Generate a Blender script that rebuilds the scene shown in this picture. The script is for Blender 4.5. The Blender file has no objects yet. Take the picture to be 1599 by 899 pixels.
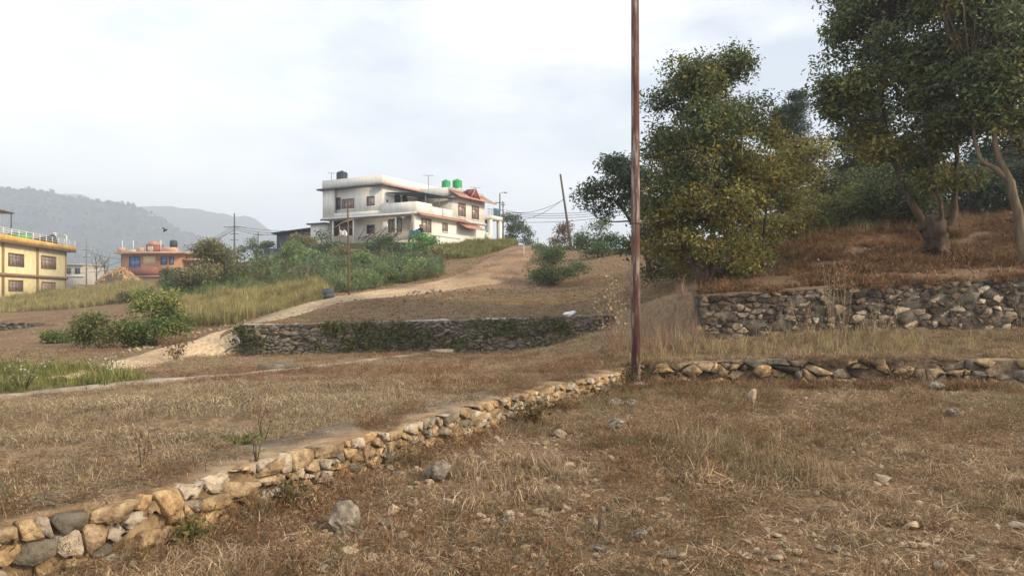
import bpy, bmesh, math, random
import numpy as np
from mathutils import Vector, Matrix, Euler
R = math.radians
rng = np.random.default_rng(11); random.seed(11)
scn = bpy.context.scene
COL = scn.collection

# ------------------------------------------------------------------ camera, sky, sun, exposure
F = 1599 * 26 / 36; CX = 799.5; HY = 465.0; EYE = 1.6          # photo pixels
cam_d = bpy.data.cameras.new('camera'); cam = bpy.data.objects.new('camera', cam_d); COL.objects.link(cam)
cam.location = (0, 0, EYE); cam.rotation_euler = (R(90), 0, 0)
cam_d.lens = 26; cam_d.sensor_width = 36; cam_d.shift_y = (HY - 449.5) / 1599
cam_d.clip_start = 0.05; cam_d.clip_end = 20000
scn.camera = cam

SUN_TO = Vector((0.86, -0.36, 0.46)).normalized()
wd = bpy.data.worlds.new('World'); scn.world = wd; wd.use_nodes = True
nt = wd.node_tree; nt.nodes.clear()
def N(tree, kind, **kw):
    n = tree.nodes.new(kind)
    for k, v in kw.items(): setattr(n, k, v)
    return n
out = N(nt, 'ShaderNodeOutputWorld'); bg = N(nt, 'ShaderNodeBackground')
sky = N(nt, 'ShaderNodeTexSky', sky_type='NISHITA', sun_disc=False)
sky.sun_elevation = math.asin(SUN_TO.z); sky.sun_rotation = math.atan2(SUN_TO.x, SUN_TO.y); sky.dust_density = 3.0
mul = N(nt, 'ShaderNodeVectorMath', operation='SCALE'); mul.inputs['Scale'].default_value = 0.13
nt.links.new(sky.outputs[0], mul.inputs[0])
tc = N(nt, 'ShaderNodeTexCoord'); mp = N(nt, 'ShaderNodeMapping'); mp.inputs['Scale'].default_value = (1.0, 1.0, 2.6)
mp.inputs['Location'].default_value = (0.35, 0.1, 0.25)
nt.links.new(tc.outputs['Generated'], mp.inputs[0])
no = N(nt, 'ShaderNodeTexNoise'); no.inputs['Scale'].default_value = 1.7; no.inputs['Detail'].default_value = 7; no.inputs['Roughness'].default_value = 0.55
nt.links.new(mp.outputs[0], no.inputs['Vector'])
rp = N(nt, 'ShaderNodeValToRGB'); rp.color_ramp.elements[0].position = 0.38; rp.color_ramp.elements[1].position = 0.54
rp.color_ramp.elements[0].color = (0.25, 0.25, 0.25, 1); rp.color_ramp.elements[1].color = (1, 1, 1, 1)
nt.links.new(no.outputs[0], rp.inputs[0])
no2 = N(nt, 'ShaderNodeTexNoise'); no2.inputs['Scale'].default_value = 2.6; no2.inputs['Detail'].default_value = 5
nt.links.new(mp.outputs[0], no2.inputs['Vector'])
rp2 = N(nt, 'ShaderNodeValToRGB'); rp2.color_ramp.elements[0].position = 0.33; rp2.color_ramp.elements[1].position = 0.68
rp2.color_ramp.elements[0].color = (0.70, 0.735, 0.775, 1); rp2.color_ramp.elements[1].color = (1.06, 1.04, 1.0, 1)
nt.links.new(no2.outputs[0], rp2.inputs[0])
mx = N(nt, 'ShaderNodeMix', data_type='RGBA')
nt.links.new(rp.outputs[0], mx.inputs[0]); nt.links.new(mul.outputs[0], mx.inputs[6]); nt.links.new(rp2.outputs[0], mx.inputs[7])
nt.links.new(mx.outputs[2], bg.inputs[0]); bg.inputs[1].default_value = 1.0
nt.links.new(bg.outputs[0], out.inputs[0])

sd = bpy.data.lights.new('sun', 'SUN'); sd.energy = 3.2; sd.angle = R(8); sd.color = (1.0, 0.80, 0.54)
so = bpy.data.objects.new('sun', sd); COL.objects.link(so)
so.rotation_euler = (-SUN_TO).to_track_quat('-Z', 'Y').to_euler()

vs = scn.view_settings; vs.view_transform = 'Standard'; vs.look = 'None'; vs.gamma = 1; vs.exposure = 0.72; vs.use_curve_mapping = False
scn.cycles.use_denoising = True; scn.cycles.max_bounces = 6; scn.cycles.diffuse_bounces = 3; scn.cycles.transparent_max_bounces = 6
scn.cycles.sample_clamp_indirect = 4; scn.cycles.volume_bounces = 3

# ------------------------------------------------------------------ small helpers
def W(px, py, Y): return Vector(((px - CX) / F * Y, Y, EYE - (py - HY) / F * Y))
def atz(px, py, z):
    Y = (EYE - z) * F / (py - HY); return Vector(((px - CX) / F * Y, Y, z))
def sstep(t, a, b):
    t = np.clip((t - a) / (b - a), 0, 1); return t * t * (3 - 2 * t)
def vnoise(x, y, s=0.0):
    xi, yi = np.floor(x), np.floor(y); fx, fy = x - xi, y - yi
    fx = fx * fx * (3 - 2 * fx); fy = fy * fy * (3 - 2 * fy)
    def h(a, b):
        v = np.sin(a * 127.1 + b * 311.7 + s * 74.7) * 43758.5453; return v - np.floor(v)
    return (h(xi, yi) * (1 - fx) + h(xi + 1, yi) * fx) * (1 - fy) + (h(xi, yi + 1) * (1 - fx) + h(xi + 1, yi + 1) * fx) * fy
def fbm(x, y, o=4, s=0.0):
    t = 0; a = 0.5
    for i in range(o): t = t + a * vnoise(x * 2 ** i, y * 2 ** i, s + i * 3.1); a *= 0.5
    return t / (1 - 0.5 ** o) - 0.5

def tag(o, label=None, cat=None, group=None, kind=None):
    if label: o['label'] = label
    if cat: o['category'] = cat
    if group: o['group'] = group
    if kind: o['kind'] = kind
    return o
def empty(name, loc, rz=0, label=None, cat=None, group=None):
    o = bpy.data.objects.new(name, None); COL.objects.link(o); o.location = loc; o.rotation_euler = (0, 0, rz); o.empty_display_size = 0.1
    return tag(o, label, cat, group)
def link(name, me, mat=None, parent=None, loc=None):
    o = bpy.data.objects.new(name, me); COL.objects.link(o)
    if mat is not None and len(me.materials) == 0: me.materials.append(mat)
    if parent: o.parent = parent
    if loc is not None: o.location = loc
    return o
def mesh(name, V, faces, col=None, smooth=False):
    """faces: (m,k) int array or list of arrays with uniform k each"""
    me = bpy.data.meshes.new(name); V = np.asarray(V, float)
    if not isinstance(faces, (list, tuple)): faces = [faces]
    faces = [np.asarray(f, int) for f in faces if len(f)]
    me.vertices.add(len(V)); me.vertices.foreach_set('co', V.ravel())
    nl = sum(f.size for f in faces); npol = sum(len(f) for f in faces)
    me.loops.add(nl); me.polygons.add(npol)
    me.loops.foreach_set('vertex_index', np.concatenate([f.ravel() for f in faces]))
    st = []; c = 0
    for f in faces: st.append(c + np.arange(len(f)) * f.shape[1]); c += f.size
    me.polygons.foreach_set('loop_start', np.concatenate(st))
    if smooth: me.polygons.foreach_set('use_smooth', np.ones(npol, bool))
    if col is not None:
        a = me.attributes.new('col', 'FLOAT_COLOR', 'POINT'); c4 = np.ones((len(V), 4)); c4[:, :3] = col; a.data.foreach_set('color', c4.ravel())
    me.update(calc_edges=True); me.validate(); return me

class MB:
    """collects simple solids into one mesh"""
    def __init__(s): s.V = []; s.F4 = []; s.F3 = []; s.n = 0
    def add(s, V, f4=(), f3=()):
        V = np.asarray(V, float); s.V.append(V)
        for f in f4: s.F4.append([i + s.n for i in f])
        for f in f3: s.F3.append([i + s.n for i in f])
        s.n += len(V); return s
    def box(s, x0, x1, y0, y1, z0, z1):
        V = [(x, y, z) for z in (z0, z1) for y in (y0, y1) for x in (x0, x1)]
        return s.add(V, [(0, 2, 3, 1), (4, 5, 7, 6), (0, 1, 5, 4), (2, 6, 7, 3), (0, 4, 6, 2), (1, 3, 7, 5)])
    def hexa(s, V): return s.add(V, [(0, 2, 3, 1), (4, 5, 7, 6), (0, 1, 5, 4), (2, 6, 7, 3), (0, 4, 6, 2), (1, 3, 7, 5)])
    def tube(s, pts, rad, k=6, cap=True):
        pts = [Vector(p) for p in pts]
        if not hasattr(rad, '__len__'): rad = [rad] * len(pts)
        V = []; f4 = []; f3 = []; u = None
        for i, p in enumerate(pts):
            d = (pts[min(i + 1, len(pts) - 1)] - pts[max(i - 1, 0)]).normalized()
            if u is None:
                u = d.cross(Vector((0, 1, 0.1))).normalized()
            u = (u - d * u.dot(d)).normalized(); v = d.cross(u)
            for j in range(k):
                a = 2 * math.pi * j / k; V.append(p + (u * math.cos(a) + v * math.sin(a)) * rad[i])
        n = len(pts)
        for i in range(n - 1):
            for j in range(k):
                a, b = i * k + j, i * k + (j + 1) % k; f4.append((a, b, b + k, a + k))
        if cap:
            V.append(pts[0]); V.append(pts[-1]); c0, c1 = n * k, n * k + 1
            for j in range(k):
                f3.append((c0, (j + 1) % k, j)); f3.append((c1, (n - 1) * k + j, (n - 1) * k + (j + 1) % k))
        return s.add(V, f4, f3)
    def lathe(s, prof, k=20, cx=0, cy=0):
        V = []; f4 = []
        for r, z in prof:
            for j in range(k):
                a = 2 * math.pi * j / k; V.append((cx + r * math.cos(a), cy + r * math.sin(a), z))
        for i in range(len(prof) - 1):
            for j in range(k):
                a, b = i * k + j, i * k + (j + 1) % k; f4.append((a, b, b + k, a + k))
        return s.add(V, f4)
    def build(s, name, mat=None, parent=None, loc=None, smooth=False):
        me = mesh(name, np.concatenate(s.V), [s.F4, s.F3], smooth=smooth); return link(name, me, mat, parent, loc)

# ------------------------------------------------------------------ materials (procedural)
def ramp(t, stops, src, interp='LINEAR'):
    r = N(t, 'ShaderNodeValToRGB'); cr = r.color_ramp; cr.interpolation = interp
    while len(cr.elements) < len(stops): cr.elements.new(0.5)
    for e, (p, c) in zip(cr.elements, stops): e.position = p; e.color = (*c, 1)
    t.links.new(src, r.inputs[0]); return r.outputs[0]
def matte(name, stops, scale=4, rough=0.9, bump=0.0, detail=6, bscale=None, rand=None, metallic=0, coord='Object', spec=0.3, stretch=None):
    """noise-mottled surface; rand = colour stops picked per object; multiplies"""
    m = bpy.data.materials.new(name); m.use_nodes = True; t = m.node_tree; p = t.nodes['Principled BSDF']
    tc = N(t, 'ShaderNodeTexCoord'); n = N(t, 'ShaderNodeTexNoise'); n.inputs['Scale'].default_value = scale; n.inputs['Detail'].default_value = detail
    n.inputs['Roughness'].default_value = 0.62
    src = tc.outputs[coord] if coord != 'World' else N(t, 'ShaderNodeNewGeometry').outputs['Position']
    src0 = src
    if stretch:
        mp = N(t, 'ShaderNodeMapping'); mp.inputs['Scale'].default_value = stretch; t.links.new(src, mp.inputs[0]); src = mp.outputs[0]
    t.links.new(src, n.inputs['Vector'])
    c = ramp(t, stops, n.outputs[0])
    if rand:
        oi = N(t, 'ShaderNodeObjectInfo'); rc = ramp(t, rand, oi.outputs['Random'])
        x = N(t, 'ShaderNodeMix', data_type='RGBA', blend_type='MULTIPLY'); x.inputs[0].default_value = 1
        t.links.new(c, x.inputs[6]); t.links.new(rc, x.inputs[7]); c = x.outputs[2]
    t.links.new(c, p.inputs['Base Color']); p.inputs['Roughness'].default_value = rough; p.inputs['Metallic'].default_value = metallic
    p.inputs['Specular IOR Level'].default_value = spec
    if bump:
        n2 = N(t, 'ShaderNodeTexNoise'); n2.inputs['Scale'].default_value = bscale or scale * 3; n2.inputs['Detail'].default_value = 6
        t.links.new(src0, n2.inputs['Vector'])
        b = N(t, 'ShaderNodeBump'); b.inputs['Strength'].default_value = bump; b.inputs['Distance'].default_value = 0.03
        t.links.new(n2.outputs[0], b.inputs['Height']); t.links.new(b.outputs[0], p.inputs['Normal'])
    return m
def around(c, d=0.3): return [(0.3, tuple(v * (1 - d) for v in c)), (0.7, tuple(min(1, v * (1 + d)) for v in c))]
def leafy(name, trans=0.35, rough=0.55, var=0.35, spec=0.3):
    """colour from the mesh's col attribute, a little different for each plant"""
    m = bpy.data.materials.new(name); m.use_nodes = True; t = m.node_tree; p = t.nodes['Principled BSDF']; o = t.nodes['Material Output']
    a = N(t, 'ShaderNodeAttribute', attribute_name='col'); oi = N(t, 'ShaderNodeObjectInfo')
    mr = N(t, 'ShaderNodeMapRange'); mr.inputs[3].default_value = 1 - var; mr.inputs[4].default_value = 1 + var
    t.links.new(oi.outputs['Random'], mr.inputs[0])
    sc = N(t, 'ShaderNodeVectorMath', operation='SCALE'); t.links.new(a.outputs['Color'], sc.inputs[0]); t.links.new(mr.outputs[0], sc.inputs['Scale'])
    t.links.new(sc.outputs[0], p.inputs['Base Color']); p.inputs['Roughness'].default_value = rough; p.inputs['Specular IOR Level'].default_value = spec
    tr = N(t, 'ShaderNodeBsdfTranslucent'); t.links.new(sc.outputs[0], tr.inputs[0])
    ms = N(t, 'ShaderNodeMixShader'); ms.inputs[0].default_value = trans
    t.links.new(p.outputs[0], ms.inputs[1]); t.links.new(tr.outputs[0], ms.inputs[2]); t.links.new(ms.outputs[0], o.inputs[0])
    return m
M = {}
M['leaf'] = leafy('leaf', 0.38, 0.5, 0.0)
M['blade'] = leafy('grass_blade', 0.25, 0.8, 0.35, 0.1)
M['bark'] = matte('bark', [(0.3, (0.035, 0.024, 0.017)), (0.7, (0.125, 0.085, 0.058))], 9, 0.95, 0.6, stretch=(1, 1, 0.3))
M['pale_bark'] = matte('pale_bark', [(0.3, (0.08, 0.06, 0.04)), (0.7, (0.21, 0.155, 0.10))], 9, 0.95, 0.5, stretch=(1, 1, 0.3))
M['twig'] = matte('twig', around((0.10, 0.075, 0.05)), 6)
M['dry_twig'] = matte('dry_twig', around((0.28, 0.19, 0.10)), 6)
stone_rand_tan = [(0.0, (0.6, 0.56, 0.52)), (0.3, (1.0, 0.92, 0.78)), (0.55, (0.85, 0.81, 0.76)), (0.75, (1.1, 0.95, 0.72)), (1.0, (0.75, 0.67, 0.58))]
M['stone_tan'] = matte('stone_tan', [(0.3, (0.13, 0.095, 0.062)), (0.5, (0.35, 0.27, 0.18)), (0.68, (0.56, 0.46, 0.32))], 11, 0.95, 1.0, rand=stone_rand_tan, bscale=26, coord='World', detail=9)
M['stone_pale_tan'] = matte('stone_pale_tan', [(0.3, (0.16, 0.13, 0.10)), (0.5, (0.42, 0.365, 0.29)), (0.68, (0.60, 0.54, 0.45))], 11, 0.95, 1.0, bscale=26, coord='World', detail=9, rand=[(0, (0.7, 0.68, 0.66)), (1, (1.05, 1.0, 0.95))])
M['stone_grey'] = matte('stone_grey', [(0.25, (0.07, 0.065, 0.06)), (0.5, (0.22, 0.205, 0.18)), (0.75, (0.36, 0.33, 0.29))], 7, 0.95, 0.8, bscale=24, coord='World', detail=9,
                        rand=[(0, (0.5, 0.48, 0.44)), (0.4, (0.9, 0.82, 0.70)), (0.7, (0.75, 0.72, 0.66)), (1, (1.2, 1.06, 0.86))])
M['stone_pale'] = matte('stone_pale', [(0.3, (0.07, 0.06, 0.05)), (0.5, (0.26, 0.22, 0.18)), (0.72, (0.50, 0.45, 0.38))], 8, 0.95, 0.8, bscale=24, coord='World', detail=9,
                        rand=[(0, (0.13, 0.12, 0.11)), (0.45, (0.32, 0.27, 0.22)), (0.75, (0.72, 0.64, 0.54)), (1, (1.35, 1.25, 1.1))])
M['mortar_soil'] = matte('mortar_soil', [(0.3, (0.05, 0.035, 0.024)), (0.7, (0.24, 0.175, 0.11))], 12, 1, 0.9, bscale=40)
M['clod'] = matte('earth_clod', around((0.20, 0.135, 0.082), 0.4), 6, 1, rand=[(0, (0.6, 0.6, 0.6)), (0.7, (1.1, 1.05, 1.0)), (1, (1.7, 1.65, 1.55))])
M['mortar_yellow'] = matte('yellow_soil', [(0.3, (0.075, 0.05, 0.03)), (0.5, (0.22, 0.155, 0.09)), (0.72, (0.38, 0.29, 0.175))], 7, 1, 0.9, bscale=30, coord='World', detail=9)
M['mortar_dark'] = matte('mortar_dark', [(0.3, (0.02, 0.018, 0.016)), (0.5, (0.07, 0.06, 0.05)), (0.72, (0.20, 0.17, 0.135))], 4, 1, 0.8, bscale=30)
M['mud_cap'] = matte('mud_cap', [(0.28, (0.085, 0.06, 0.04)), (0.45, (0.20, 0.14, 0.088)), (0.6, (0.27, 0.20, 0.13)), (0.74, (0.33, 0.29, 0.24))], 4.5, 1, 0.7, bscale=30, detail=9)
M['rock'] = matte('rock', [(0.28, (0.22, 0.17, 0.12)), (0.5, (0.46, 0.385, 0.29)), (0.72, (0.64, 0.56, 0.45))], 3, 0.95, 0.6, bscale=30,
                  rand=[(0, (0.65, 0.62, 0.6)), (0.5, (1.0, 0.92, 0.8)), (1, (1.1, 1.02, 0.9))])
M['rock_grey'] = matte('rock_grey', [(0.3, (0.07, 0.058, 0.045)), (0.5, (0.22, 0.19, 0.15)), (0.7, (0.42, 0.375, 0.31))], 4, 0.95, 0.6, bscale=30)
M['rust'] = matte('rust_paint', [(0.30, (0.05, 0.022, 0.02)), (0.44, (0.095, 0.036, 0.03)), (0.53, (0.13, 0.075, 0.06)), (0.60, (0.26, 0.215, 0.19)), (0.75, (0.36, 0.32, 0.29))], 5, 0.75, 0.3, stretch=(2.5, 2.5, 0.35), detail=9)
M['steel'] = matte('galvanised_steel', around((0.24, 0.23, 0.23), 0.25), 5, 0.6, metallic=0.3)
M['brown_pole'] = matte('brown_pole', around((0.14, 0.075, 0.05), 0.35), 6, 0.8)
M['steel_dark'] = matte('weathered_pole', around((0.10, 0.085, 0.075), 0.3), 5, 0.8)
M['cable'] = matte('cable', around((0.03, 0.03, 0.035)), 3, 0.7)
M['concrete'] = matte('concrete', [(0.3, (0.30, 0.28, 0.25)), (0.7, (0.48, 0.45, 0.40))], 3, 0.95, 0.3)
M['kerb'] = matte('kerb_concrete', [(0.3, (0.13, 0.10, 0.075)), (0.5, (0.27, 0.235, 0.19)), (0.7, (0.40, 0.37, 0.33))], 2.2, 0.95, 0.5, coord='World')
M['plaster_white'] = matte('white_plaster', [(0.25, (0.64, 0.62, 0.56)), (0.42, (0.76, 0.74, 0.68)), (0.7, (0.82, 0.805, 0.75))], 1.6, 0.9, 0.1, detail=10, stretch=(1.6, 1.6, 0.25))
M['plaster_dim'] = matte('weathered_shaded_plaster', [(0.25, (0.42, 0.41, 0.38)), (0.42, (0.60, 0.59, 0.56)), (0.7, (0.70, 0.69, 0.65))], 1.6, 0.92, 0.1, detail=10, stretch=(1.6, 1.6, 0.22))  # streaked plaster, greyed to paint shade on house faces turned from the sun
M['plaster_beige'] = matte('beige_plaster', around((0.46, 0.41, 0.35), 0.15), 1.2, 0.92)
M['roof_edge'] = matte('dark_slab_edge', around((0.12, 0.12, 0.13), 0.3), 2, 0.9)
M['red_tile'] = matte('red_tile', [(0.3, (0.38, 0.18, 0.14)), (0.7, (0.55, 0.30, 0.24))], 3, 0.8, 0.2)
M['dark_red'] = matte('dark_red_board', around((0.22, 0.06, 0.06), 0.2), 3, 0.8)
M['awning'] = matte('awning_sheet', around((0.05, 0.065, 0.10), 0.3), 3, 0.6)
M['wood_dark'] = matte('dark_wood', around((0.085, 0.05, 0.04), 0.3), 6, 0.7)
M['frame_brown'] = matte('brown_frame', around((0.17, 0.10, 0.075), 0.25), 6, 0.7)
M['curtain'] = matte('curtain_behind_glass', [(0.35, (0.09, 0.07, 0.07)), (0.62, (0.42, 0.36, 0.31))], 2.5, 0.25, stretch=(3, 3, 0.6), spec=0.6)
M['glass_dark'] = matte('dark_glass', around((0.03, 0.035, 0.05), 0.3), 3, 0.15, spec=0.6)
M['glass_blue'] = matte('blue_glass', around((0.10, 0.24, 0.52), 0.25), 1.5, 0.15, spec=0.6)
M['tank_black'] = matte('black_tank', around((0.03, 0.04, 0.055), 0.2), 3, 0.5)
M['tank_green'] = matte('green_tank', around((0.03, 0.33, 0.11), 0.15), 3, 0.45)
M['yellow'] = matte('yellow_paint', [(0.25, (0.58, 0.50, 0.28)), (0.6, (0.78, 0.69, 0.41))], 1.6, 0.9, detail=9)
M['ochre'] = matte('ochre_paint', around((0.60, 0.39, 0.11), 0.25), 1, 0.9)
M['band_brown'] = matte('brown_band', around((0.26, 0.17, 0.10), 0.25), 2, 0.9)
M['orange'] = matte('terracotta_plaster', around((0.46, 0.25, 0.15), 0.2), 1, 0.9)
M['orange_pale'] = matte('pale_terracotta', around((0.58, 0.37, 0.27), 0.18), 1, 0.9)
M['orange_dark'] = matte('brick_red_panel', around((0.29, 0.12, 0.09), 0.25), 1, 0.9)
M['cream'] = matte('cream_panel', around((0.70, 0.55, 0.33), 0.08), 1, 0.9)
M['white'] = matte('white_paint', around((0.75, 0.75, 0.74), 0.06), 2, 0.7)
M['blue_cloth'] = matte('blue_tarp', around((0.05, 0.14, 0.20), 0.3), 3, 0.6)
M['navy'] = matte('navy_cloth', around((0.02, 0.025, 0.05), 0.3), 5, 0.9)
M['skin'] = matte('skin', around((0.30, 0.17, 0.11), 0.1), 5, 0.6)
M['hair'] = matte('hair', around((0.012, 0.01, 0.01), 0.2), 9, 0.6)
M['plastic_white'] = matte('white_plastic', around((0.78, 0.80, 0.83), 0.1), 3, 0.4)
M['drum'] = matte('drum_grey', around((0.085, 0.10, 0.115), 0.3), 3, 0.55)
M['straw_wood'] = matte('split_wood', around((0.42, 0.28, 0.16), 0.3), 5, 0.9, rand=[(0, (0.6, 0.6, 0.6)), (1, (1.2, 1.15, 1.05))])
M['bird'] = matte('black_feathers', around((0.015, 0.015, 0.018), 0.2), 5, 0.7)
M['brick'] = matte('weathered_brick', [(0.3, (0.20, 0.13, 0.10)), (0.7, (0.40, 0.30, 0.24))], 2, 0.95, 0.3)
M['shed'] = matte('dark_tin', around((0.055, 0.05, 0.075), 0.35), 2, 0.6)

# ------------------------------------------------------------------ the lie of the land
def mq(pts, c):
    P = np.array(pts, float); xy, z = P[:, :2], P[:, 2]
    d = np.sqrt(((xy[:, None] - xy[None]) ** 2).sum(-1) + c * c); n = len(P)
    A = np.zeros((n + 3, n + 3)); A[:n, :n] = d; A[:n, n] = 1; A[:n, n + 1:] = xy; A[n, :n] = 1; A[n + 1:, :n] = xy.T
    w = np.linalg.solve(A, np.concatenate([z, [0, 0, 0]]))
    def f(x, y):
        t = w[n] + w[n + 1] * x + w[n + 2] * y
        for i in range(n): t = t + w[i] * np.sqrt((x - xy[i, 0]) ** 2 + (y - xy[i, 1]) ** 2 + c * c)
        return t
    return f
def wp(px, py, Y): return tuple(W(px, py, Y))
W1PX = [(0, 816), (80, 800), (160, 786), (240, 766), (320, 744), (400, 720), (480, 701), (560, 682), (640, 660), (760, 628), (880, 597), (968, 578)]
W1 = [atz(a, b, 0.45) for a, b in W1PX]
W1 = [Vector((-5.2, 0.3, 0.45)), Vector((-3.3, 2.9, 0.45))] + W1
W2 = [Vector((2.08, 12.35, 0.55)), Vector((4.2, 12.4, 0.57)), Vector((6.2, 12.25, 0.58)), Vector((8.4, 12.0, 0.6)), Vector((12.5, 11.5, 0.62))]
frontX = np.array([p.x for p in W1] + [p.x for p in W2]); frontY = np.array([p.y for p in W1] + [p.y for p in W2])
low = mq([(-2.6, 4.6, .42), (-1.2, 7.2, .43), (.3, 10, .43), (1.5, 12.3, .42), (2.5, 12.7, .52), (5, 12.7, .55), (8.3, 12.4, .58), (13, 12, .6),
          (4.1, 15.9, .70), (7, 15.9, .84), (11, 15.9, .95), (16, 15.9, 1.05), (3, 15, .64), (3.2, 18, .85), (2.6, 20, .62),
          (-4.6, 6.9, .40), (-6.6, 9.6, .30), (-4.7, 14.3, .15), (-1.9, 21.6, .0), (0, 15, .25), (1, 18, .32), (2.4, 21.6, .2),
          (-8, 22, -.15), (-4.75, 22, -.08), (-12, 15, .1), (-14, 20, 0), (-20, 25, -.02), (-12, 24, -.05), (-15, 10, .28), (-4, 0, .45), (-30, 0, .5)], 1.5)
high = mq([(-8, 22.4, .80), (-4.75, 22.4, .88), (0, 22.4, 1.0), (2.9, 22.4, 1.1), (4.1, 16.4, 1.62), (7, 16.4, 1.86), (11, 16.4, 2.10), (16, 16.4, 2.35),
           wp(1100, 450, 19), wp(1460, 400, 20), wp(1599, 310, 26), wp(1200, 378, 25), wp(1150, 420, 22), wp(1330, 349, 26), wp(1450, 331, 26), (20, 42, 5.2), (9, 42, 4.6), (30, 25, 4.2),
           wp(900, 446, 38), wp(700, 432, 38), wp(520, 467, 28), wp(600, 460, 31), wp(830, 386, 70), wp(500, 380, 76), wp(649, 381, 66), wp(780, 380, 77), wp(560, 384, 66), wp(600, 402, 57),
           wp(540, 420, 52), wp(420, 450, 42), wp(960, 442, 32), wp(940, 400, 48), wp(400, 500, 26), wp(300, 535, 23.5), wp(280, 505, 30), wp(0, 515, 37), wp(0, 490, 47),
           wp(150, 475, 50), wp(0, 462, 80), wp(100, 462, 85), wp(200, 443, 95), wp(290, 436, 100), wp(300, 458, 45), wp(300, 446, 70), wp(400, 406, 75), wp(450, 392, 82),
           (-20, 24, 0), (-12, 23, .05), (-60, 30, -.5), (0, 110, 5.0), (-20, 115, 6.0), (-60, 140, 1), (0, 200, -2), (-100, 250, -12), (50, 110, 5), (100, 250, -10),
           (0, 500, -25), (-300, 600, -25), (300, 600, -25), (0, 1500, -25), (-1500, 1500, -25), (1500, 1500, -25), (-200, 80, -6), (200, 80, 2)], 2.5)
def Hh(x, y):
    x = np.asarray(x, float); y = np.asarray(y, float)
    yf = np.interp(x, frontX, frontY)
    dist = (yf - y) * np.where(x < 1.8, 0.48, 1.0)
    A = 0.085 + 0.012 * (y - 4) + (0.05 * np.clip((8.2 - y) / 4, -.3, 1) - .05 * (x > 1.9)) * np.exp(-np.clip(dist, 0, 9) / 0.3) + 0.05 * fbm(x * .7, y * .7, 3, 2)
    L = low(x, y) + 0.05 * sstep(y - 6.98 - .05 * np.sin(x * 2), 0, .08) * sstep(-x, 1.2, 2.6) - .03
    D = high(x, y)
    yw = np.interp(x, [-8.2, 2.95, 4.0, 16], [22.2, 22.2, 16.2, 16.2])
    out_d = np.maximum(np.maximum(-8.1 - x, 0), np.where((x > 2.9) & (x < 4.1), 1.6, 0))
    wid = 0.14 + np.clip(out_d * 1.1, 0, 9)
    wD = sstep(y - yw, -wid / 2, wid / 2)
    B = L * (1 - wD) + D * wD
    z = np.where(y > yf + np.where(x < 1.8, 0.30, 0.2), B, A)
    amp = np.clip(1.3 - y / 40, 0.25, 1)
    return z + amp * (0.05 * fbm(x * .9, y * .9, 3, 5) + 0.035 * fbm(x * 4, y * 4, 3, 8))
def H(x, y): return float(Hh(np.array([x]), np.array([y]))[0])
_ys = np.concatenate([np.arange(2.5, 40, 0.03), np.arange(40, 130, 0.2)])
def G(px, py):
    """where the sight line through a photo pixel first meets the ground"""
    xs = (px - CX) / F * _ys; zs = EYE - (py - HY) / F * _ys
    d = zs - Hh(xs, _ys); i = np.argmax(d < 0) if (d < 0).any() else len(_ys) - 1
    y = _ys[i]; yf_ = float(np.interp(xs[i], frontX, frontY))
    if yf_ - .02 < y < yf_ + .5:                     # the line met the face of a low wall: stand at its foot instead
        while y > 2.6 and y > float(np.interp((px - CX) / F * y, frontX, frontY)) - .22: y -= .02
    x = (px - CX) / F * y
    return Vector((x, y, H(x, y)))
def proj(x, y, z): return CX + F * x / y, HY - F * (z - EYE) / y
def inpoly(px, py, poly):
    r = np.zeros(px.shape, bool); n = len(poly)
    for i in range(n):
        x0, y0 = poly[i]; x1, y1 = poly[(i + 1) % n]
        if y0 == y1: continue
        c = ((py < y0) != (py < y1)) & (px < (x1 - x0) * (py - y0) / (y1 - y0) + x0); r ^= c
    return r

# ground sheet, fine near the camera and coarse far off
rr = [4.0]
while rr[-1] < 2600:
    r0 = rr[-1]; rr.append(r0 * (1.0048 if r0 < 42 else 1.012 if r0 < 130 else 1.06))
rr = np.array(rr); th = np.linspace(R(-56), R(56), 430)
gx = np.outer(rr, np.sin(th)); gy = np.outer(rr, np.cos(th)) - 7.0
gz = Hh(gx, gy)
nr, ncol = gx.shape
idx = np.arange(nr * ncol).reshape(nr, ncol)
quads = np.stack([idx[:-1, :-1], idx[:-1, 1:], idx[1:, 1:], idx[1:, :-1]], -1).reshape(-1, 4)[:, ::-1]
GV = np.stack([gx, gy, gz], -1).reshape(-1, 3)
X, Y, Z = GV.T
ppx, ppy = proj(X, np.maximum(Y, 0.5), Z)
yf = np.interp(X, frontX, frontY)
zoneA = Y < yf + 0.25
n1 = (fbm(X * .5, Y * .5, 4, 21) + .5)[:, None]; n2 = (fbm(X * 2.1, Y * 2.1, 4, 31) + .5)[:, None]
dry = np.array([.175, .112, .064]); dry2 = np.array([.28, .19, .112]); soil = np.array([.12, .075, .046]); redb = np.array([.15, .075, .042]); grn = np.array([.07, .085, .03])
olive = np.array([.17, .14, .065]); sandy = np.array([.36, .255, .15])
c = dry * (1 - n1) + dry2 * n1; c = c * (1 - .5 * n2) + soil * .5 * n2
POLY = {
 'redhill': [(1080, 470), (1130, 425), (1190, 368), (1300, 340), (1700, 280), (1700, 455), (1100, 480)],
 'slope': [(470, 495), (560, 470), (870, 448), (1080, 440), (1090, 480), (950, 500)],
 'yellow': [(262, 512), (285, 470), (330, 462), (505, 452), (512, 466), (440, 486), (350, 508)],
 'yellow2': [(-200, 452), (60, 455), (150, 446), (255, 445), (215, 470), (120, 482), (-200, 500)],
 'green': [(255, 470), (300, 400), (420, 385), (500, 372), (688, 382), (692, 405), (690, 432), (560, 455), (420, 462)],
 'green2': [(690, 385), (780, 377), (812, 380), (745, 402), (700, 405)],
 'patch': [(-100, 632), (-100, 572), (60, 575), (150, 580), (260, 588), (200, 603), (100, 612), (0, 624)],
}
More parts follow.
